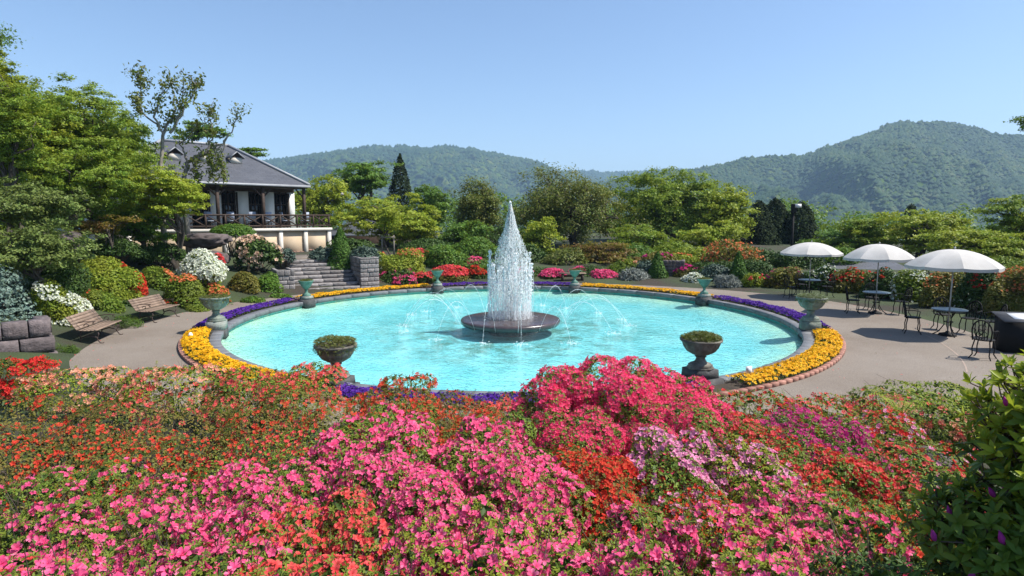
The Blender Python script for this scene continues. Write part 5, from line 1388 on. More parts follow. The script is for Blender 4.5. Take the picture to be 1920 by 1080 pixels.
shrub("silver_bush", "silvery grey lavender bush left of the low rubble wall", 1185, 500, 537, 32, 30.3, 'silver', spiky=.3, seed=87, group="silver grey bushes", tmpl=(LEAF[0] * [1.5, .5, 1], LEAF[1]))
shrub("silver_bush", "silvery grey bush in front of the right hand cone conifer", 1362, 512, 549, 27, 27.6, 'silver', spiky=.3, seed=88, group="silver grey bushes", tmpl=(LEAF[0] * [1.5, .5, 1], LEAF[1]))
# thin young tree held by the prop frame
tree("young_tree", "thin young tree with light leaves held in the wooden prop frame", "tree", 726, 375, 452, 26, 34.4, 'maple_lime', nl=5, per=10, seed=89, cover=.45, flat=.6)

# ------------------------------------------------ far bank, azaleas
AF = "azaleas along the far path"
for k_, (px, hw_, yt, yb, Y, lf, lab) in enumerate([(1010, 34, 500, 538, 33.2, 'dark_green', "low dark filler bush right of the fountain spray"), (1110, 40, 496, 536, 33.4, 'dark_green', "low dark filler bush behind the plank bench"),
    (1165, 30, 490, 530, 33.6, 'azalea_green', "low green filler bush behind the left silver bush"), (1235, 44, 488, 528, 34.0, 'dark_green', "low dark filler bush behind the left cone conifer"),
    (1330, 44, 490, 532, 32.0, 'dark_green', "low dark filler bush behind the far right teal juniper"), (1415, 40, 488, 540, 31.0, 'dark_green', "low dark filler bush between the orange azalea and the reddish hedge"),
    (700, 36, 478, 512, 33.0, 'azalea_lime', "low lime filler bush above the stone pillar"), (915, 40, 484, 524, 33.5, 'mid_green', "low green filler bush left behind the spray")]):
    shrub("low_bush", lab, px, yt - 6, yb + 3, hw_ * 1.45, Y - 1.2, lf, seed=340 + k_, group="low filler bushes along the far path", nl=9)
shrub("azalea_bush", "big olive-green azalea mound right of the stone pillar", 755, 468, 536, 57, 29.8, 'azalea_lime', [('orange', .3, lambda q, r: q[:, 2] > .7)], seed=101, group=AF)
shrub("azalea_bush", "pink azalea row low beside the stone pillar", 742, 501, 541, 45, 28.9, 'dark_green', [('pink', .6, lambda q, r: q[:, 2] > -.1)], seed=102, group=AF)
shrub("azalea_bush", "rose pink azalea between the pillar and the far left urn", 790, 506, 538, 30, 29.3, 'dark_green', [('coral', .6, TOP)], seed=103, group=AF)
shrub("azalea_bush", "flat crimson azalea at the back near the young tree", 782, 467, 487, 40, 33.5, 'azalea_brown', [('coral', .75, TOP)], seed=104, group=AF)
shrub("azalea_bush", "small orange azalea under the young tree", 705, 469, 492, 22, 32.5, 'azalea_lime', [('orange_red', .6, TOP)], seed=105, group=AF)
shrub("azalea_bush", "dark green mound left of the fountain jet", 838, 460, 515, 60, 32.5, 'mid_green', seed=106, group=AF)
shrub("azalea_bush", "crimson and pink azalea row behind the far left urn", 845, 492, 540, 57, 30.6, 'azalea_brown', [('coral', .85, lambda q, r: q[:, 2] > .25), ('pink', .5, TOP)], seed=107, group=AF)
shrub("azalea_bush", "dark hedge with orange tips close left of the fountain jet", 893, 496, 540, 32, 30.8, 'dark_green', [('orange_red', .5, TOP)], seed=108, group=AF)
shrub("azalea_bush", "green bush carrying one ball of pink blossoms beside the fountain", 890, 476, 520, 32, 32.6, 'mid_green', [('pink', .9, lambda q, r: (np.abs(q[:, 0]) < .45) & (q[:, 2] > 0))], seed=109, group=AF)
shrub("azalea_bush", "dark bush seen through the fountain spray", 960, 488, 540, 60, 31.2, 'dark_green', [('pink', .35, TOP)], seed=110, group=AF)
shrub("azalea_bush", "bright pink azalea right of the fountain, left of the bench", 1036, 497, 540, 35, 31.2, 'dark_green', [('pink', .9, lambda q, r: q[:, 2] > .25)], seed=111, group=AF)
shrub("azalea_bush", "bright pink azalea right behind the plank bench", 1082, 497, 532, 27, 32.2, 'dark_green', [('pink', .7, TOP)], seed=112, group=AF)
shrub("azalea_bush", "bright pink azalea between the bench and the silver bush", 1134, 501, 540, 35, 31.0, 'dark_green', [('pink', .9, lambda q, r: q[:, 2] > .25)], seed=113, group=AF)
shrub("azalea_bush", "small salmon azalea on the bank above the silver bush", 1180, 482, 506, 20, 32.4, 'azalea_lime', [('salmon', .7, TOP)], seed=114, group=AF)
shrub("azalea_bush", "dark rose azalea behind the two right hand cones", 1238, 468, 500, 42, 33.6, 'azalea_brown', [('magenta', .45, TOP)], seed=115, group=AF)
shrub("azalea_bush", "magenta azalea between the rubble wall and the far right urn", 1292, 494, 530, 35, 30.9, 'azalea_brown', [('magenta', .75, TOP)], seed=116, group=AF)
shrub("azalea_bush", "white azalea beside the green urn at the far right", 1303, 506, 546, 25, 29.2, 'azalea_green', [('white', .75, lambda q, r: q[:, 2] > -.2)], seed=117, group=AF)
shrub("azalea_bush", "yellow-orange azalea on the bank right of the left cone", 1282, 473, 500, 37, 34.0, 'azalea_lime', [('orange', .5, TOP)], seed=118, group=AF)
shrub("azalea_bush", "broad olive mound on the far right bank below the orange azalea", 1310, 456, 500, 65, 35.5, 'azalea_lime', seed=119, group=AF)
shrub("azalea_bush", "tall glowing orange azalea before the dark conifers", 1372, 450, 505, 57, 33.5, 'azalea_brown', [('orange', .5, lambda q, r: q[:, 2] > -.2)], seed=120, group=AF, nl=12, spiky=.4, cover=.7)
shrub("azalea_bush", "small pink azalea over lime leaves left of the reddish hedge", 1412, 505, 548, 30, 27.6, 'azalea_lime', [('coral', .6, TOP)], seed=121, group=AF)
for k_, (px, yt, yb, hw, Y, lf, fl, lab) in enumerate([
    (1468, 500, 556, 38, 27.2, 'azalea_brown', [('magenta', .3, TOP)], "reddish leaved hedge bush behind the farthest umbrella"),
    (1530, 500, 562, 36, 26.6, 'dark_green', [('white', .2, TOP)], "green hedge bush with few white blossoms right of the farthest umbrella pole"),
    (1590, 500, 572, 38, 25.6, 'azalea_brown', [('red', .25, TOP)], "brownish hedge bush between the farthest and middle umbrella poles"),
    (1650, 498, 585, 40, 24.0, 'dark_green', [('orange_red', .15, TOP)], "olive hedge bush behind the middle umbrella table"),
    (1708, 496, 595, 40, 23.0, 'azalea_green', [('white', .35, lambda q, r: q[:, 2] > -.2)], "hedge bush full of white blossoms right of the middle umbrella pole"),
    (1765, 495, 608, 44, 21.5, 'azalea_brown', [('orange', .2, TOP)], "brown-orange hedge bush behind the nearest umbrella table"),
    (1830, 484, 620, 46, 20.4, 'dark_green', [('red', .15, TOP), ('white', .1, LOW)], "olive hedge bush right of the nearest umbrella pole"),
    (1895, 488, 630, 50, 19.3, 'azalea_brown', [('orange', .35, TOP)], "orange flecked hedge bush at the right edge above the menu stand")]):
    shrub("hedge_bush", lab, px, yt - 8, yb + 6, hw * 1.2, Y, lf, fl, seed=130 + k_, group="azalea hedge behind the cafe tables", lpx=5.6, cover=.9)

# ------------------------------------------------ trees across the back, left to right
BT = "trees behind the garden"
tree("broadleaf_tree", "yellow-green tree right of the house roof", "tree", 606, 310, 425, 52, 48, 'maple_lime', nl=16, seed=151, group=BT, flat=.6)
tree("layered_tree", "tall layered green tree rising behind the yellow-green one", "tree", 685, 290, 375, 66, 56, 'mid_green', nl=20, flat=.32, lobeflat=.55, seed=152, group=BT, per=30)
conifer("dark_conifer", "pointed dark conifer above the maples left of centre", 752, 290, 400, 34, 60, 'conifer', 153, group="dark conifers behind the garden")
tree("maple_tree", "broad maple with bright tops above the young tree", "tree", 722, 352, 470, 92, 42, 'maple_lime', nl=27, flat=.32, lobeflat=.55, seed=154, group=BT, per=30)
tree("maple_tree", "lime maple crown leaning toward the fountain from the left", "tree", 785, 390, 462, 44, 39, 'maple_lime', nl=15, flat=.32, lobeflat=.55, seed=155, group=BT)
tree("broadleaf_tree", "green treetop between the dark conifer and the slender tree", "tree", 812, 352, 440, 52, 54, 'mid_green', nl=9, flat=.4, seed=156, group=BT)
tree("slender_tree", "slender upright olive tree left of the fountain top", "tree", 905, 340, 470, 56, 45, 'dull_olive', nl=12, flat=1.0, seed=157, group=BT, cover=.85, twigs=2, lpx=4.4)
tree("broadleaf_tree", "low dark green tree behind the fountain spray", "tree", 862, 405, 492, 62, 40, 'mid_green', nl=9, flat=.45, seed=158, group=BT, cover=.8)
tree("broadleaf_tree", "dark tree filling behind the fountain jet", "tree", 960, 415, 500, 60, 41, 'dark_green', nl=9, flat=.45, seed=159, group=BT)
tree("spreading_tree", "wide half-bare olive tree with fanning grey branches right of the fountain", "tree", 1080, 318, 460, 110, 44, 'dull_olive', nl=22, flat=.9, seed=160, group=BT, cover=.8, twigs=8, spread=.28, lpx=4.4)
tree("broadleaf_tree", "large dense green tree right of the spreading one", "tree", 1262, 320, 440, 112, 50, 'maple_green', nl=34, flat=.6, seed=161, group=BT, cover=1.3, lobeflat=.8)
tree("broadleaf_tree", "right shoulder of fresh green foliage beside the large dense tree", "tree", 1345, 352, 470, 62, 48, 'maple_lime', nl=18, flat=.5, seed=162, group=BT)
tree("maple_tree", "light green maple below the large dense tree", "tree", 1205, 420, 488, 68, 40, 'maple_green', nl=20, flat=.32, lobeflat=.55, seed=163, group=BT)
tree("maple_tree", "light green maple at the foot of the fresh green shoulder", "tree", 1322, 408, 472, 62, 41, 'maple_lime', nl=20, flat=.32, lobeflat=.55, seed=164, group=BT)
tree("red_maple", "brownish red young maple right of the fountain behind the bench", "tree", 1128, 440, 512, 66, 36, 'red_maple', nl=20, flat=.32, lobeflat=.55, seed=165, cover=.9, twigs=2)
tree("maple_tree", "yellow-green maple just right of the fountain jet", "tree", 1015, 402, 500, 40, 39, 'maple_lime', nl=9, flat=.3, lobeflat=.4, seed=166, group=BT, cover=.8)
for k_, (px, yt, yb, hw, Y, lab) in enumerate([(1418, 378, 505, 50, 52, "dark conifer left of the lamp post, left of its group"), (1448, 374, 505, 50, 54, "dark conifer behind the lamp post, middle of its group"), (1496, 380, 500, 52, 53, "dark conifer right of the lamp post"), (1705, 383, 440, 22, 70, "dark conifer tip above the maples behind the middle umbrella")]):
    conifer("dark_conifer", lab, px, yt, yb, hw, Y, 'conifer', 170 + k_, group="dark conifers behind the garden", power=.5, dens=1.8)
tree("broadleaf_tree", "green tree behind the farthest umbrella right of the lamp post", "tree", 1555, 425, 500, 66, 44, 'mid_green', nl=10, flat=.35, seed=181, group=BT)
tree("maple_tree", "light maple behind the gap between the farthest and middle umbrellas", "tree", 1625, 408, 490, 62, 42, 'maple_green', nl=20, flat=.32, lobeflat=.55, seed=182, group=BT)
tree("maple_tree", "broad light green maple rising above the middle umbrella", "tree", 1730, 385, 480, 92, 40, 'maple_lime', nl=27, flat=.32, lobeflat=.55, seed=183, group=BT)
tree("maple_tree", "yellow maple above the nearest umbrella", "tree", 1840, 412, 500, 78, 34, 'maple_lime', nl=23, flat=.32, lobeflat=.55, seed=184, group=BT)
tree("maple_tree", "airy green branch reaching in from the right edge over the mountain", "tree", 1905, 355, 445, 58, 30, 'maple_green', nl=15, flat=.32, lobeflat=.55, seed=185, group=BT, cover=.8, lean=1.2)
tree("maple_tree", "yellow-green maple low at the right edge beside the orange hedge", "tree", 1905, 435, 520, 62, 28, 'maple_lime', nl=17, flat=.32, lobeflat=.55, seed=186, group=BT)
tree("weeping_tree", "tiny green branch tip at the upper right edge against the sky", "tree", 1945, 205, 262, 34, 24, 'mid_green', nl=5, per=14, flat=.4, seed=187, cover=.5, lean=3.0)
# understory between the azaleas and the trees
UN = "dark undergrowth bushes below the garden trees"
for k_, (px, yt, yb, hw, Y, lf, lab) in enumerate([
    (655, 440, 490, 50, 37, 'dark_green', "dark undergrowth bush behind the cone at the head of the steps"),
    (800, 440, 490, 70, 37, 'dark_green', "dark undergrowth bush behind the young tree"),
    (880, 445, 500, 60, 36, 'mid_green', "green undergrowth bush left of the fountain spray"),
    (985, 455, 505, 60, 36, 'dark_green', "dark undergrowth bush seen past the right of the spray"),
    (1060, 460, 510, 55, 35, 'dull_olive', "olive undergrowth bush under the spreading tree"),
    (1190, 455, 505, 60, 37, 'mid_green', "green undergrowth bush below the large dense tree"),
    (1255, 450, 500, 60, 38, 'maple_green', "light green undergrowth bush above the left cone conifer"),
    (1420, 455, 520, 60, 36, 'dark_green', "dark undergrowth bush right of the glowing orange azalea"),
    (1490, 455, 525, 55, 34, 'dark_green', "dark undergrowth bush below the lamp post"),
    (1560, 455, 520, 60, 35, 'mid_green', "green undergrowth bush behind the farthest umbrella"),
    (1780, 470, 520, 80, 30, 'azalea_lime', "lime undergrowth bush above the nearest umbrella canopy"),
    (1870, 470, 540, 80, 27, 'azalea_green', "olive undergrowth bush right of the nearest umbrella canopy")]):
    shrub("undergrowth_bush", lab, px, yt, yb, hw, Y, lf, seed=300 + k_, group=UN, nl=10)
# distant woods at the garden's far edge close the gaps under the crowns
r = np.random.default_rng(77); nl_ = 150; ang = np.radians(r.uniform(28, 152, nl_)); rad = r.uniform(54, 78, nl_); x = rad * np.cos(ang) * 1.2; y = 10 + rad * np.sin(ang)
hh = r.uniform(2.4, 5.2, nl_) * np.interp(np.degrees(np.arctan2(y, x)), [30, 50, 62, 90, 115, 150], [.75, .75, .8, .9, .9, 1.0]); w_ = r.uniform(1.8, 3.4, nl_)
lob = np.stack([x, y, gz(x, y) + hh * .5, w_, w_, hh * .55], 1)
_, P, D = crown_points(r, lob, 3800, 20, .42, .5)
mb = MB(); scatter(mb, *TRI, P, D * .6 + r.normal(size=P.shape) * .45 + [0, 0, .6], r.uniform(.28, .5, len(P)), r)
tag(mb.build("distant_woods", LM['mid_green']), "green wood closing the view behind the garden trees", "woods", kind='stuff')
# ================================================================== FOREGROUND AZALEA BANK
ROS5 = rosette(5, .19, .5)
BMESH = {}
def blossom_mesh(kind, v):
    if (kind, v) not in BMESH:
        t = [BLOF, BLOC, blossom(True, .35)][v]
        r = np.random.default_rng(v); V = t[0] * (1 + r.normal(size=t[0].shape) * .05)
        BMESH[(kind, v)] = MB().add(V, t[1], attr=t[2]).mesh("blossom", PM[kind])
    return BMESH[(kind, v)]

FS = dict(pink=.0205, hotpink=.021, lilac=.0215, magenta=.021, red=.0165, coral=.0175, orange_red=.0155, salmon=.019, orange=.018)
def azalea(label, px, yt, hw, Y, leaf, flowers, seed, leafcov=1.0, twiggy=False, group="azalea bushes on the near bank", shoots=5, name="azalea_bush"):
    r = np.random.default_rng(seed); top = at(px, yt, Y); x = top.x; zg = g1(x, Y)
    rx = hw / FPX * Y * 1.28; ry = min(.17 * Y + .18, max(.5, 10.4 - Y)); H = max(.45, top.z - zg)
    t = thing(name, label, "shrub", (x, Y, zg), 0, group); W0 = np.array([x, Y, zg])
    R = np.array([rx * .95, ry * .92, H * .56]); ctr = np.array([0, 0, H * .44])
    nl = 20; lob = lobes_in(r, nl, R, 1.0, .20, .40, -.1); lob = np.concatenate([lob, [[0, 0, -.15 * R[2], *(R * [.80, .80, .66])]]])
    lob[:nl, 2] = np.clip(lob[:nl, 2] + .25 * R[2], -R[2], R[2] * r.uniform(.82, 1.08, nl) - lob[:nl, 5])
    def surf(n, lo, hi):
        k = r.choice(len(lob), n, p=(lob[:, 3] * lob[:, 4]) / (lob[:, 3] * lob[:, 4]).sum())
        d = r.normal(size=(n, 3)); d[:, 2] = np.abs(d[:, 2]) * 1.1 - .5 * r.random(n); d[:, 1] -= .25; d /= np.linalg.norm(d, axis=1)[:, None]
        P = lob[k, :3] + d * lob[k, 3:6] * r.uniform(lo, hi, (n, 1)); ins = np.zeros(n, bool)
        for l in lob: ins |= ((((P - l[:3]) / (l[3:6] * .86)) ** 2).sum(1) < 1)
        m = ~ins & (P[:, 2] + ctr[2] > H * .22) & (P[:, 1] < ry * .7) & (d[:, 1] < .62)
        return P[m] + ctr, d[m]
    area = PI * rx * ry * .5 + (rx + ry) * H * 1.3
    ls = max(.024, 4.3 / FPX * Y)
    # blossoms first: they claim places at the twig tips
    occ = []
    for kind, cov in flowers:
        fs = max(FS[kind] * (1 + .25 * (Y > 4.5)), (4.3 if Y < 5.5 else 5.0) / FPX * Y)
        n = int(area * cov * .86 / (fs * fs * 1.7))
        P, d = surf(int(n * 3.2), .98, 1.08)
        cl = fbm((P + W0) * (3.2 if kind in ('pink', 'lilac') else 3.8) + len(kind), 3) * 2.0 + .14 * d[:, 2] + .045 * r.normal(size=len(P))
        order = np.argsort(-cl)[:n]; P, d = P[order], d[order]
        if not len(P): continue
        nr = d + r.normal(size=P.shape) * .45 + [0, -.30, .30]
        P = P + r.normal(size=P.shape) * fs * .35; sc = fs * r.uniform(.78, 1.2, len(P))
        occ.append(P)
        big = fs * 2 / Y * FPX > 10
        dist = np.linalg.norm(P + W0 - [0, 0, CAMZ], axis=1); own = np.argsort(dist + .3 * (d[:, 1] > .3))[:300] if big else np.zeros(0, int)
        rest = np.setdiff1d(np.arange(len(P)), own)
        for i in own:
            q = Vector(nr[i]).to_track_quat('Z', 'Y') @ Matrix.Rotation(r.random() * 6.28, 3, 'Z').to_quaternion()
            o = bpy.data.objects.new("blossom", blossom_mesh(kind, int(r.integers(3)))); COL.objects.link(o); o.parent = t
            o.location = P[i]; o.rotation_mode = 'QUATERNION'; o.rotation_quaternion = q; o.scale = (sc[i],) * 3
        if len(rest):
            tm = BLO if Y < 5.5 else BLOS
            mb = MB(); scatter(mb, tm[0], tm[1], P[rest], nr[rest], sc[rest], r, tm[2]); mb.build("blossoms", PM[kind], t, kind='stuff')
    # leaves in whorls
    far = Y > 4.5; n = int(area * (2.8 if far else 1.1) * leafcov / (ls * ls * 1.5)); P, d = surf(int(n * 1.5), .90, 1.05)
    TM = (LEAF[0] * 1.35, LEAF[1]) if far else ROS5
    nr = d + r.normal(size=P.shape) * .45 + [0, 0, .45]
    mb = MB(); scatter(mb, TM[0], TM[1], P, nr, ls * r.uniform(.7, 1.25, len(P)), r)
    smb = MB()
    for _ in range(shoots):
        j = P[r.integers(len(P))]
        if j[2] < H * .7: continue
        e = j + np.array([r.normal() * .03, r.normal() * .03, r.uniform(.06, .17)]); tube(smb, [j - [0, 0, .1], e], [.003, .0018], 3, caps=False)
        k = 4; scatter(mb, ROS5[0], ROS5[1], j + (e - j) * np.linspace(.4, 1.02, k)[:, None], r.normal(size=(k, 3)) * .25 + [0, 0, 1], ls * np.linspace(1.1, .8, k), r)
    mb.build("leaf_whorls", LM[leaf], t, kind='stuff')
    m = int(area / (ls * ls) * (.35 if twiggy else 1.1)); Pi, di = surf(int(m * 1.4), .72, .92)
    mb = MB(); scatter(mb, *LEAF, Pi, r.normal(size=Pi.shape) + [0, 0, .5], ls * 2.3 * r.uniform(.7, 1.3, len(Pi)), r); mb.build("inner_leaves", LM['dark_green'], t, kind='stuff')  # inner leaves get a darker colour, painting in the shade inside the bush
    for _ in range(55 if twiggy else 26 if Y < 7 else 10):
        j = P[r.integers(len(P))]; a = np.array([r.normal() * rx * .12, r.normal() * ry * .12, -.03]); mid = a * .3 + j * .7
        q = limb(smb, a, mid, .011, .005, r, 4); 
        for _ in range(3): limb(smb, q[r.integers(3, 6)], mid + (j - mid) * 1.2 + r.normal(size=3) * .07, .0035, .0015, r, 3, n=4)
    tube(smb, [(0, 0, -.05), (0, 0, .12)], .02, 5)
    smb.build("stems", M['bark'] if twiggy else M['twig'], t)
    return t

BANK = [
 # farthest row, along the path
 (18, 668, 75, 10.1, 'azalea_brown', [('red', 0.80)], "crimson azalea at the left end of the bank below the block wall"),
 (150, 692, 120, 9.7, 'azalea_lime', [('salmon', 0.31)], "salmon pink azalea along the bank top right of the crimson one"),
 (335, 694, 110, 9.5, 'azalea_lime', [('salmon', 0.19), ('coral', 0.10)], "lime azalea with salmon blossoms bordering the left path"),
 (475, 696, 90, 9.2, 'azalea_green', [('coral', 0.28)], "coral azalea in front of the left yellow pansies"),
 (560, 694, 66, 9.0, 'azalea_green', [('coral', 0.29)], "coral red azalea covering the foot of the left brown urn"),
 (742, 722, 84, 8.8, 'azalea_brown', [('orange_red', 0.26)], "orange-red azalea below the water just right of the left brown urn"),
 (845, 764, 82, 8.7, 'azalea_brown', [('orange_red', 0.26)], "orange-red azalea beside the near purple pansies"),
 (950, 772, 60, 8.6, 'azalea_brown', [('coral', 0.22)], "small coral azalea between the purple pansies and the hot pink mound"),
 (1058, 706, 92, 8.1, 'azalea_green', [('hotpink', 0.78)], "left shoulder of the hot pink azalea mound before the pool"),
 (1150, 674, 100, 8.0, 'azalea_green', [('hotpink', 0.81)], "tallest hot pink azalea, its peak standing against the water"),
 (1250, 706, 95, 8.0, 'azalea_green', [('hotpink', 0.78)], "right shoulder of the hot pink azalea mound below the right brown urn"),
 (1335, 760, 70, 8.1, 'azalea_green', [('hotpink', 0.52)], "hot pink azalea at the right end of the mound beside the path"),
 (1440, 768, 88, 8.8, 'azalea_green', [('red', 0.30)], "green azalea with few red blossoms along the right path edge"),
 (1570, 752, 95, 9.0, 'azalea_lime', [('coral', 0.26)], "lime green azalea with coral blossoms along the middle of the right path edge"),
 (1700, 738, 92, 8.9, 'azalea_green', [('salmon', 0.12), ('coral', 0.12)], "azalea with few salmon and coral blossoms near the right end of the path edge"),
 (1800, 730, 85, 8.7, 'azalea_lime', [], "flowerless lime bush at the right end of the path edge"),
 # second row
 (80, 735, 150, 6.9, 'azalea_brown', [('orange_red', 0.09)], "olive brown azalea with sparse orange blossoms at the left, second row from the path"),
 (300, 735, 145, 6.7, 'azalea_brown', [('coral', 0.08)], "twiggy olive azalea with scattered coral blossoms below the salmon ones"),
 (520, 738, 145, 6.6, 'azalea_brown', [('orange_red', 0.11)], "twiggy azalea with orange-red blossoms below the coral ones"),
 (730, 768, 110, 6.4, 'azalea_green', [('orange_red', 0.24)], "orange-red azalea just above the pink peak at centre left"),
 (885, 788, 95, 6.3, 'azalea_brown', [('orange_red', 0.22)], "dense orange-red azalea above the large pink patch"),
 (1085, 790, 105, 6.3, 'azalea_green', [('hotpink', 0.56)], "hot pink azalea on the near left slope of the mound"),
 (1260, 778, 110, 6.3, 'azalea_green', [('hotpink', 0.59)], "hot pink azalea on the near right slope of the mound"),
 (1400, 802, 100, 6.2, 'azalea_green', [('coral', 0.24), ('red', 0.12)], "red and coral azalea right of the hot pink mound"),
 (1545, 792, 92, 6.3, 'azalea_green', [('magenta', 0.42)], "magenta azalea in the right part of the bank"),
 (1690, 800, 105, 6.2, 'azalea_green', [('red', 0.16), ('lilac', 0.08)], "green azalea with red and pale pink blossoms left of the fern"),
 # third row
 (50, 812, 155, 5.2, 'azalea_brown', [('orange_red', 0.12)], "rust coloured azalea at the left edge in the third row"),
 (275, 815, 150, 5.1, 'azalea_brown', [('orange_red', 0.09)], "twiggy rust azalea with gaps showing grass beneath"),
 (500, 815, 145, 5.0, 'azalea_green', [('coral', 0.11)], "twiggy green azalea with coral blossoms left of the pink peak"),
 (700, 780, 110, 4.9, 'azalea_green', [('pink', 0.41)], "pink azalea forming the upper peak of the pink drift"),
 (930, 806, 125, 4.9, 'azalea_green', [('pink', 0.47)], "pink azalea at the upper right end of the pink drift"),
 (1120, 852, 110, 4.8, 'azalea_brown', [('orange_red', 0.31), ('red', 0.24)], "deep red azalea below the hot pink mound"),
 (1275, 828, 95, 4.8, 'azalea_green', [('lilac', 0.40)], "pale lilac azalea at the foot of the hot pink mound"),
 (1395, 845, 95, 4.8, 'azalea_lime', [('lilac', 0.18)], "lime green azalea edged with lilac blossoms"),
 (1530, 852, 110, 4.8, 'azalea_green', [('coral', 0.28), ('red', 0.12)], "coral red azalea below the magenta one"),
 (1690, 858, 115, 4.8, 'azalea_green', [('coral', 0.21)], "coral azalea beside the dark rock at the right"),
 # fourth row
 (60, 900, 155, 3.8, 'azalea_green', [('pink', 0.11)], "green azalea with a few single pink blossoms at the left edge"),
 (275, 912, 150, 3.7, 'azalea_brown', [('pink', 0.08), ('coral', 0.03)], "almost flowerless twiggy azalea at left, before the pink drift"),
 (515, 880, 150, 3.6, 'azalea_green', [('pink', 0.41)], "pink azalea in the left half of the pink drift"),
 (740, 862, 150, 3.6, 'azalea_green', [('pink', 0.47)], "pink azalea in the heart of the pink drift"),
 (955, 880, 145, 3.5, 'azalea_green', [('pink', 0.47)], "pink azalea in the right half of the pink drift beside the deep red one"),
 (1150, 912, 120, 3.5, 'azalea_brown', [('orange_red', 0.31), ('red', 0.20)], "nearer deep red azalea right of the pink drift"),
 (1320, 935, 110, 3.5, 'azalea_green', [('orange_red', 0.22), ('lilac', 0.08)], "small rust red azalea under the lilac ones"),
 (1470, 908, 110, 3.5, 'azalea_lime', [('pink', 0.27)], "lime azalea with pink blossoms below the lime and lilac one"),
 (1640, 925, 120, 3.4, 'azalea_green', [('orange_red', 0.15)], "shaded azalea with dull orange blossoms left of the big rhododendron"),
 # fifth row
 (80, 955, 180, 2.8, 'azalea_green', [('pink', 0.24)], "pink azalea near the bottom left corner, fifth row"),
 (335, 955, 180, 2.7, 'azalea_green', [('pink', 0.36)], "full pink azalea near the bottom left below the twiggy one"),
 (600, 968, 165, 2.7, 'azalea_green', [('coral', 0.34)], "coral azalea breaking the pink drift near the bottom"),
 (845, 958, 165, 2.6, 'azalea_lime', [('pink', 0.28)], "pink azalea with many lime leaves near the bottom centre"),
 (1060, 968, 150, 2.6, 'azalea_lime', [('pink', 0.23)], "leafy azalea with few pink blossoms near the bottom centre right"),
 (1235, 968, 130, 2.6, 'azalea_green', [('pink', 0.36)], "full pink azalea below the deep red ones"),
 (1425, 965, 140, 2.6, 'azalea_lime', [('pink', 0.24)], "lime azalea with pink blossoms near the bottom right"),
 (1590, 975, 130, 2.6, 'azalea_green', [('pink', 0.23)], "pink azalea left of the shaded corner"),
 # nearest row
 (60, 1042, 200, 2.0, 'azalea_green', [('pink', 0.29), ('coral', 0.06)], "nearest pink azalea in the bottom left corner"),
 (335, 1046, 200, 2.0, 'azalea_green', [('pink', 0.28)], "nearest pink azalea left of the coral one at the bottom edge"),
 (610, 1042, 185, 2.0, 'azalea_green', [('coral', 0.28)], "nearest coral azalea at the bottom edge"),
 (880, 1050, 190, 2.0, 'azalea_lime', [('pink', 0.21)], "nearest leafy pink azalea at the bottom centre"),
 (1160, 1042, 190, 2.0, 'azalea_green', [('pink', 0.29)], "nearest pink azalea right of the bottom centre"),
 (1430, 1048, 180, 2.0, 'azalea_lime', [('pink', 0.24)], "nearest lime leaved pink azalea at the bottom right"),
 (1680, 1035, 160, 2.0, 'dark_green', [], "dark shaded leafy bush at the bottom edge under the big rhododendron"),
]
for k_, (px, yt, hw, Y, leaf, fl, lab) in enumerate(BANK):
    tw = 'twiggy' in lab or 'rust coloured' in lab or 'olive brown' in lab
    azalea(lab, px, yt + (12 if tw else 0), hw, Y, leaf, fl, 500 + k_, .62 if tw else 1.0, tw)

# ---- big rhododendron at the right, close to the camera
lm('rhodo', [(0.045, 0.10, 0.014), (0.075, 0.15, 0.018), (0.12, 0.20, 0.022), (0.19, 0.25, 0.025)], patch=(0.09, 0.14, 0.018), trans=.25, rough=.38)
lm('rhodo_lime', [(0.24, 0.32, 0.02), (0.34, 0.40, 0.03), (0.18, 0.27, 0.02)], patch=(0.3, 0.36, 0.03), trans=.4, rough=.42)
def big_leaf(n=5):
    u = np.linspace(0, 1, n + 1); w = np.interp(u, [0, .2, .4, .6, .8, 1], [.03, .14, .19, .18, .11, .0]); V = []
    for a, b in zip(u, w):
        z = -.16 * a * a; V += [(a, -b, z + .35 * b), (a, 0, z), (a, b, z + .35 * b)]
    F = []
    for i in range(n):
        o = 3 * i; F += [(o, o + 3, o + 4, o + 1), (o + 1, o + 4, o + 5, o + 2)]
    return np.array(V), np.array(F)
BIG = big_leaf(); BIG3 = big_leaf(3)
r = np.random.default_rng(4242)
Yr = 1.95; c0 = np.array(at(2035, 885, Yr)); zg = g1(c0[0], Yr)
rh = thing("rhododendron", "big glossy rhododendron with purple buds at the right edge, close to the camera", "shrub", (c0[0], Yr, zg))
cl = c0 - [c0[0], Yr, zg]
lobs = np.array([[.06, .1, .14, .26, .30, .22], [.30, .0, .12, .34, .36, .30], [-.04, .0, -.04, .24, .30, .26], [.10, -.05, -.25, .36, .36, .30], [-.16, .05, -.30, .26, .28, .22], [-.05, -.1, -.50, .40, .34, .26], [.4, .1, -.1, .45, .45, .45]])
lobs[:, :3] += cl
n = 1900; k = r.choice(len(lobs), n); d = r.normal(size=(n, 3)); d[:, 0] -= .35; d[:, 2] += .3; d[:, 1] -= .25; d /= np.linalg.norm(d, axis=1)[:, None]
P = lobs[k, :3] + d * lobs[k, 3:6] * (r.uniform(.86, 1.05, (n, 1)) + .32 * r.random((n, 1)) ** 4); ins = np.zeros(n, bool)
for l in lobs: ins |= ((((P - l[:3]) / (l[3:6] * .82)) ** 2).sum(1) < 1)
P, d = P[~ins], d[~ins]
lme = {}
for nm in ('rhodo', 'rhodo_lime'): lme[nm] = MB().add(*BIG).mesh("leaf", LM[nm])
leaves = []
smb = MB()
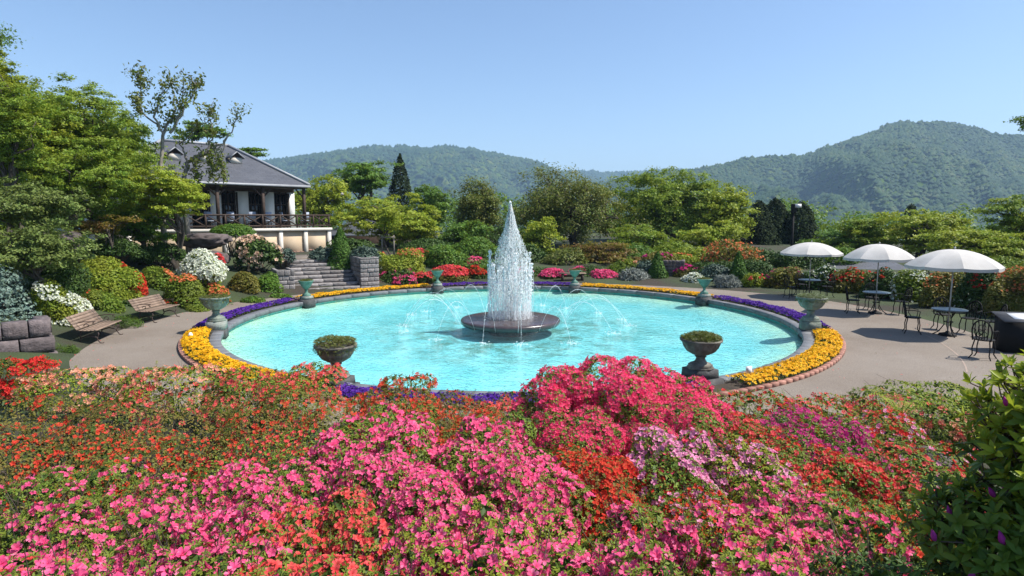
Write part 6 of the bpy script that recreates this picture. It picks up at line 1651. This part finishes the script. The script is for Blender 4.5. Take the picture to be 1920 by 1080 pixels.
for p, dd in zip(P, d):
    ax = Vector(dd * .8 + np.array([0, 0, .55]) + r.normal(size=3) * .2).normalized()
    young = (p[2] > cl[2] + .02 and r.random() < .85) or r.random() < .15
    q0 = ax.to_track_quat('Z', 'Y'); m = 6
    limb(smb, p - np.array(ax) * .14 + r.normal(size=3) * .02, p, .004, .0025, r, 4, n=4)
    for i in range(m):
        tilt = (.55 if i % 2 else 1.05) if young else (.75 if i % 2 else 1.35)
        L_ = r.uniform(.036, .068) * (1.0 if not young else .9)
        q = q0 @ Matrix.Rotation(2 * PI * i / m + r.normal() * .2, 3, 'Z').to_quaternion() @ Matrix.Rotation(-(PI / 2 - tilt) , 3, 'Y').to_quaternion()
        leaves.append((p, q, L_, 'rhodo_lime' if young else 'rhodo'))
cw = np.array([-c0[0], -Yr, CAMZ - zg])
dist = np.array([np.linalg.norm(l[0] - cw) for l in leaves]); order = np.argsort(dist)
rest = {'rhodo': MB(), 'rhodo_lime': MB()}
for rank, i in enumerate(order):
    p, q, L_, nm = leaves[i]
    if rank < 300:
        o = bpy.data.objects.new("leaf", lme[nm]); COL.objects.link(o); o.parent = rh; o.location = p; o.rotation_mode = 'QUATERNION'; o.rotation_quaternion = q; o.scale = (L_,) * 3
    else:
        mt = np.array(q.to_matrix()); rest[nm].add((BIG3[0] * L_) @ mt.T + p, BIG3[1])
for nm, b in rest.items():
    if b.n: b.build("leaf_mass", LM[nm], rh, kind='stuff')
for _ in range(14):
    j = P[r.integers(len(P))]; limb(smb, (r.normal() * .06, r.normal() * .06, 0), j * .9, .012, .005, r, 5)
mb = MB(); n = 1500; k = r.choice(len(lobs), n); dd = r.normal(size=(n, 3)); dd /= np.linalg.norm(dd, axis=1)[:, None]
scatter(mb, BIG3[0] - [.5, 0, 0], BIG3[1], lobs[k, :3] + dd * lobs[k, 3:6] * r.uniform(.4, .85, (n, 1)), r.normal(size=(n, 3)) + [0, 0, .6], r.uniform(.06, .09, n), r); mb.build('inner_leaves', LM['rhodo'], rh, kind='stuff')
smb.build("stems", M['twig'], rh)
bud = MB(); lathe(bud, [(0, 0), (.13, .12), (.19, .35), (.20, .55), (.13, .8), (.03, 1.0), (0, 1.02)], 7)
V_, F_ = bud.v[0], bud.f[0]
bud = MB().add(V_ * (1 + .10 * np.sin(np.arange(len(V_)) * 1.7))[:, None], F_, attr=np.clip(1 - V_[:, 2] * 1.6, 0, 1)).mesh("flower_bud", PM['purple'])
cand = np.where((d[:, 1] < .1) & (d[:, 2] > -.5) & (d[:, 0] < .5))[0]
for i in r.choice(cand, min(60, len(cand)), False):
    ax = Vector(d[i] * .6 + np.array([0, 0, .8]) + r.normal(size=3) * .3)
    for _ in range(r.integers(1, 3)):
        q = (ax + Vector(r.normal(size=3) * .35)).to_track_quat('Z', 'Y'); o = bpy.data.objects.new("flower_bud", bud); COL.objects.link(o); o.parent = rh; o.location = P[i] + d[i] * .02; o.rotation_mode = 'QUATERNION'; o.rotation_quaternion = q
        s = r.uniform(.035, .06); o.scale = (s, s, s)

# ---- fern by the path and the dark stone beside it
p = at(1690, 775, 7.2); p.z -= .05
fn = thing("fern", "arching green fern at the right of the bank near the path", "fern", p)
for q in range(11):
    a = 2 * PI * q / 11 + .2; L_ = r.uniform(.38, .55); u = np.linspace(0, 1, 16); mb = MB()
    x_ = L_ * u; z_ = .30 * np.sin(u * 2.2) ; C_ = np.stack([x_ * math.cos(a), x_ * math.sin(a), z_], 1); sdv = np.array([-math.sin(a), math.cos(a), 0])
    tube(mb, C_, .004, 3, caps=False)
    for i in range(1, 16):
        w = .13 * (1 - u[i]) ** .6 * min(1, u[i] * 5) + .01; f = np.array([math.cos(a), math.sin(a), 0]) * .035
        for s in (-1, 1): mb.add([C_[i] - f * .3, C_[i] + f * .3, C_[i] + sdv * s * w + f - [0, 0, .02]], np.array([[0, 1, 2]]))
    mb.build("frond", LM['azalea_lime'], fn)
boulder(np.array(at(1748, 835, 5.9)) - [0, 0, .20], (.30, .26, .18), 23, "dark flat stone among the azaleas left of the big rhododendron", 'rock')
# grass seen through the twigs on the left of the bank
n = 9000; x = r.uniform(-4.5, 2.5, n); y = r.uniform(2.2, 6.5, n)
mb = MB(); scatter(mb, LEAF[0] * [1, .28, 1], LEAF[1], np.stack([x, y, gz(x, y) + .08], 1), r.normal(size=(n, 3)) * .5 + [0, -1, .3], r.uniform(.12, .24, n), r)
tag(mb.build("bank_grass", LM['grass']), "green grass growing under the azaleas of the near bank", "grass", kind='stuff')

# petals and dry leaves dropped on the paving
n = 1100; a = r.uniform(-PI, PI, n); rad = 9.5 + (rp_of(a) - 9.5) * np.where(r.random(n) < .6, 1 - .35 * r.random(n) ** 2, r.random(n))
P = np.stack([rad * np.cos(a), PY0 + rad * np.sin(a), np.full(n, .010)], 1)
for nm, mt, lab, sl in (("fallen_petals", PM['coral'], "fallen azalea petals scattered on the paving", slice(0, 450)), ("fallen_leaves", LM['azalea_brown'], "dry fallen leaves scattered along the paving edge", slice(450, n))):
    mb = MB(); scatter(mb, *LEAF, P[sl], np.array([[0, 0, 1.0]]) + r.normal(size=(len(P[sl]), 3)) * .2, r.uniform(.02, .05, len(P[sl])), r); tag(mb.build(nm, mt), lab, "litter", kind='stuff')

# bushes just beyond the right edge of the frame
for k_, (x, y, h) in enumerate([(4.6, 4.2, .9), (6.3, 5.6, .9), (8.2, 7.2, .8), (3.4, 2.2, 1.0)]):
    azalea(["pink azalea right of the big rhododendron, nearest the path corner", "coral azalea at the right end of the near bank", "red azalea beside the menu stand at the right", "leafy azalea hidden behind the big rhododendron"][k_], 960 + x / y * FPX, 540 - FPX * ((g1(x, y) + h - CAMZ) / y + .1165) * .99, 190 if k_ < 3 else 150, y, 'azalea_green', [(['pink', 'coral', 'red', 'pink'][k_], .3)], 700 + k_, .8)
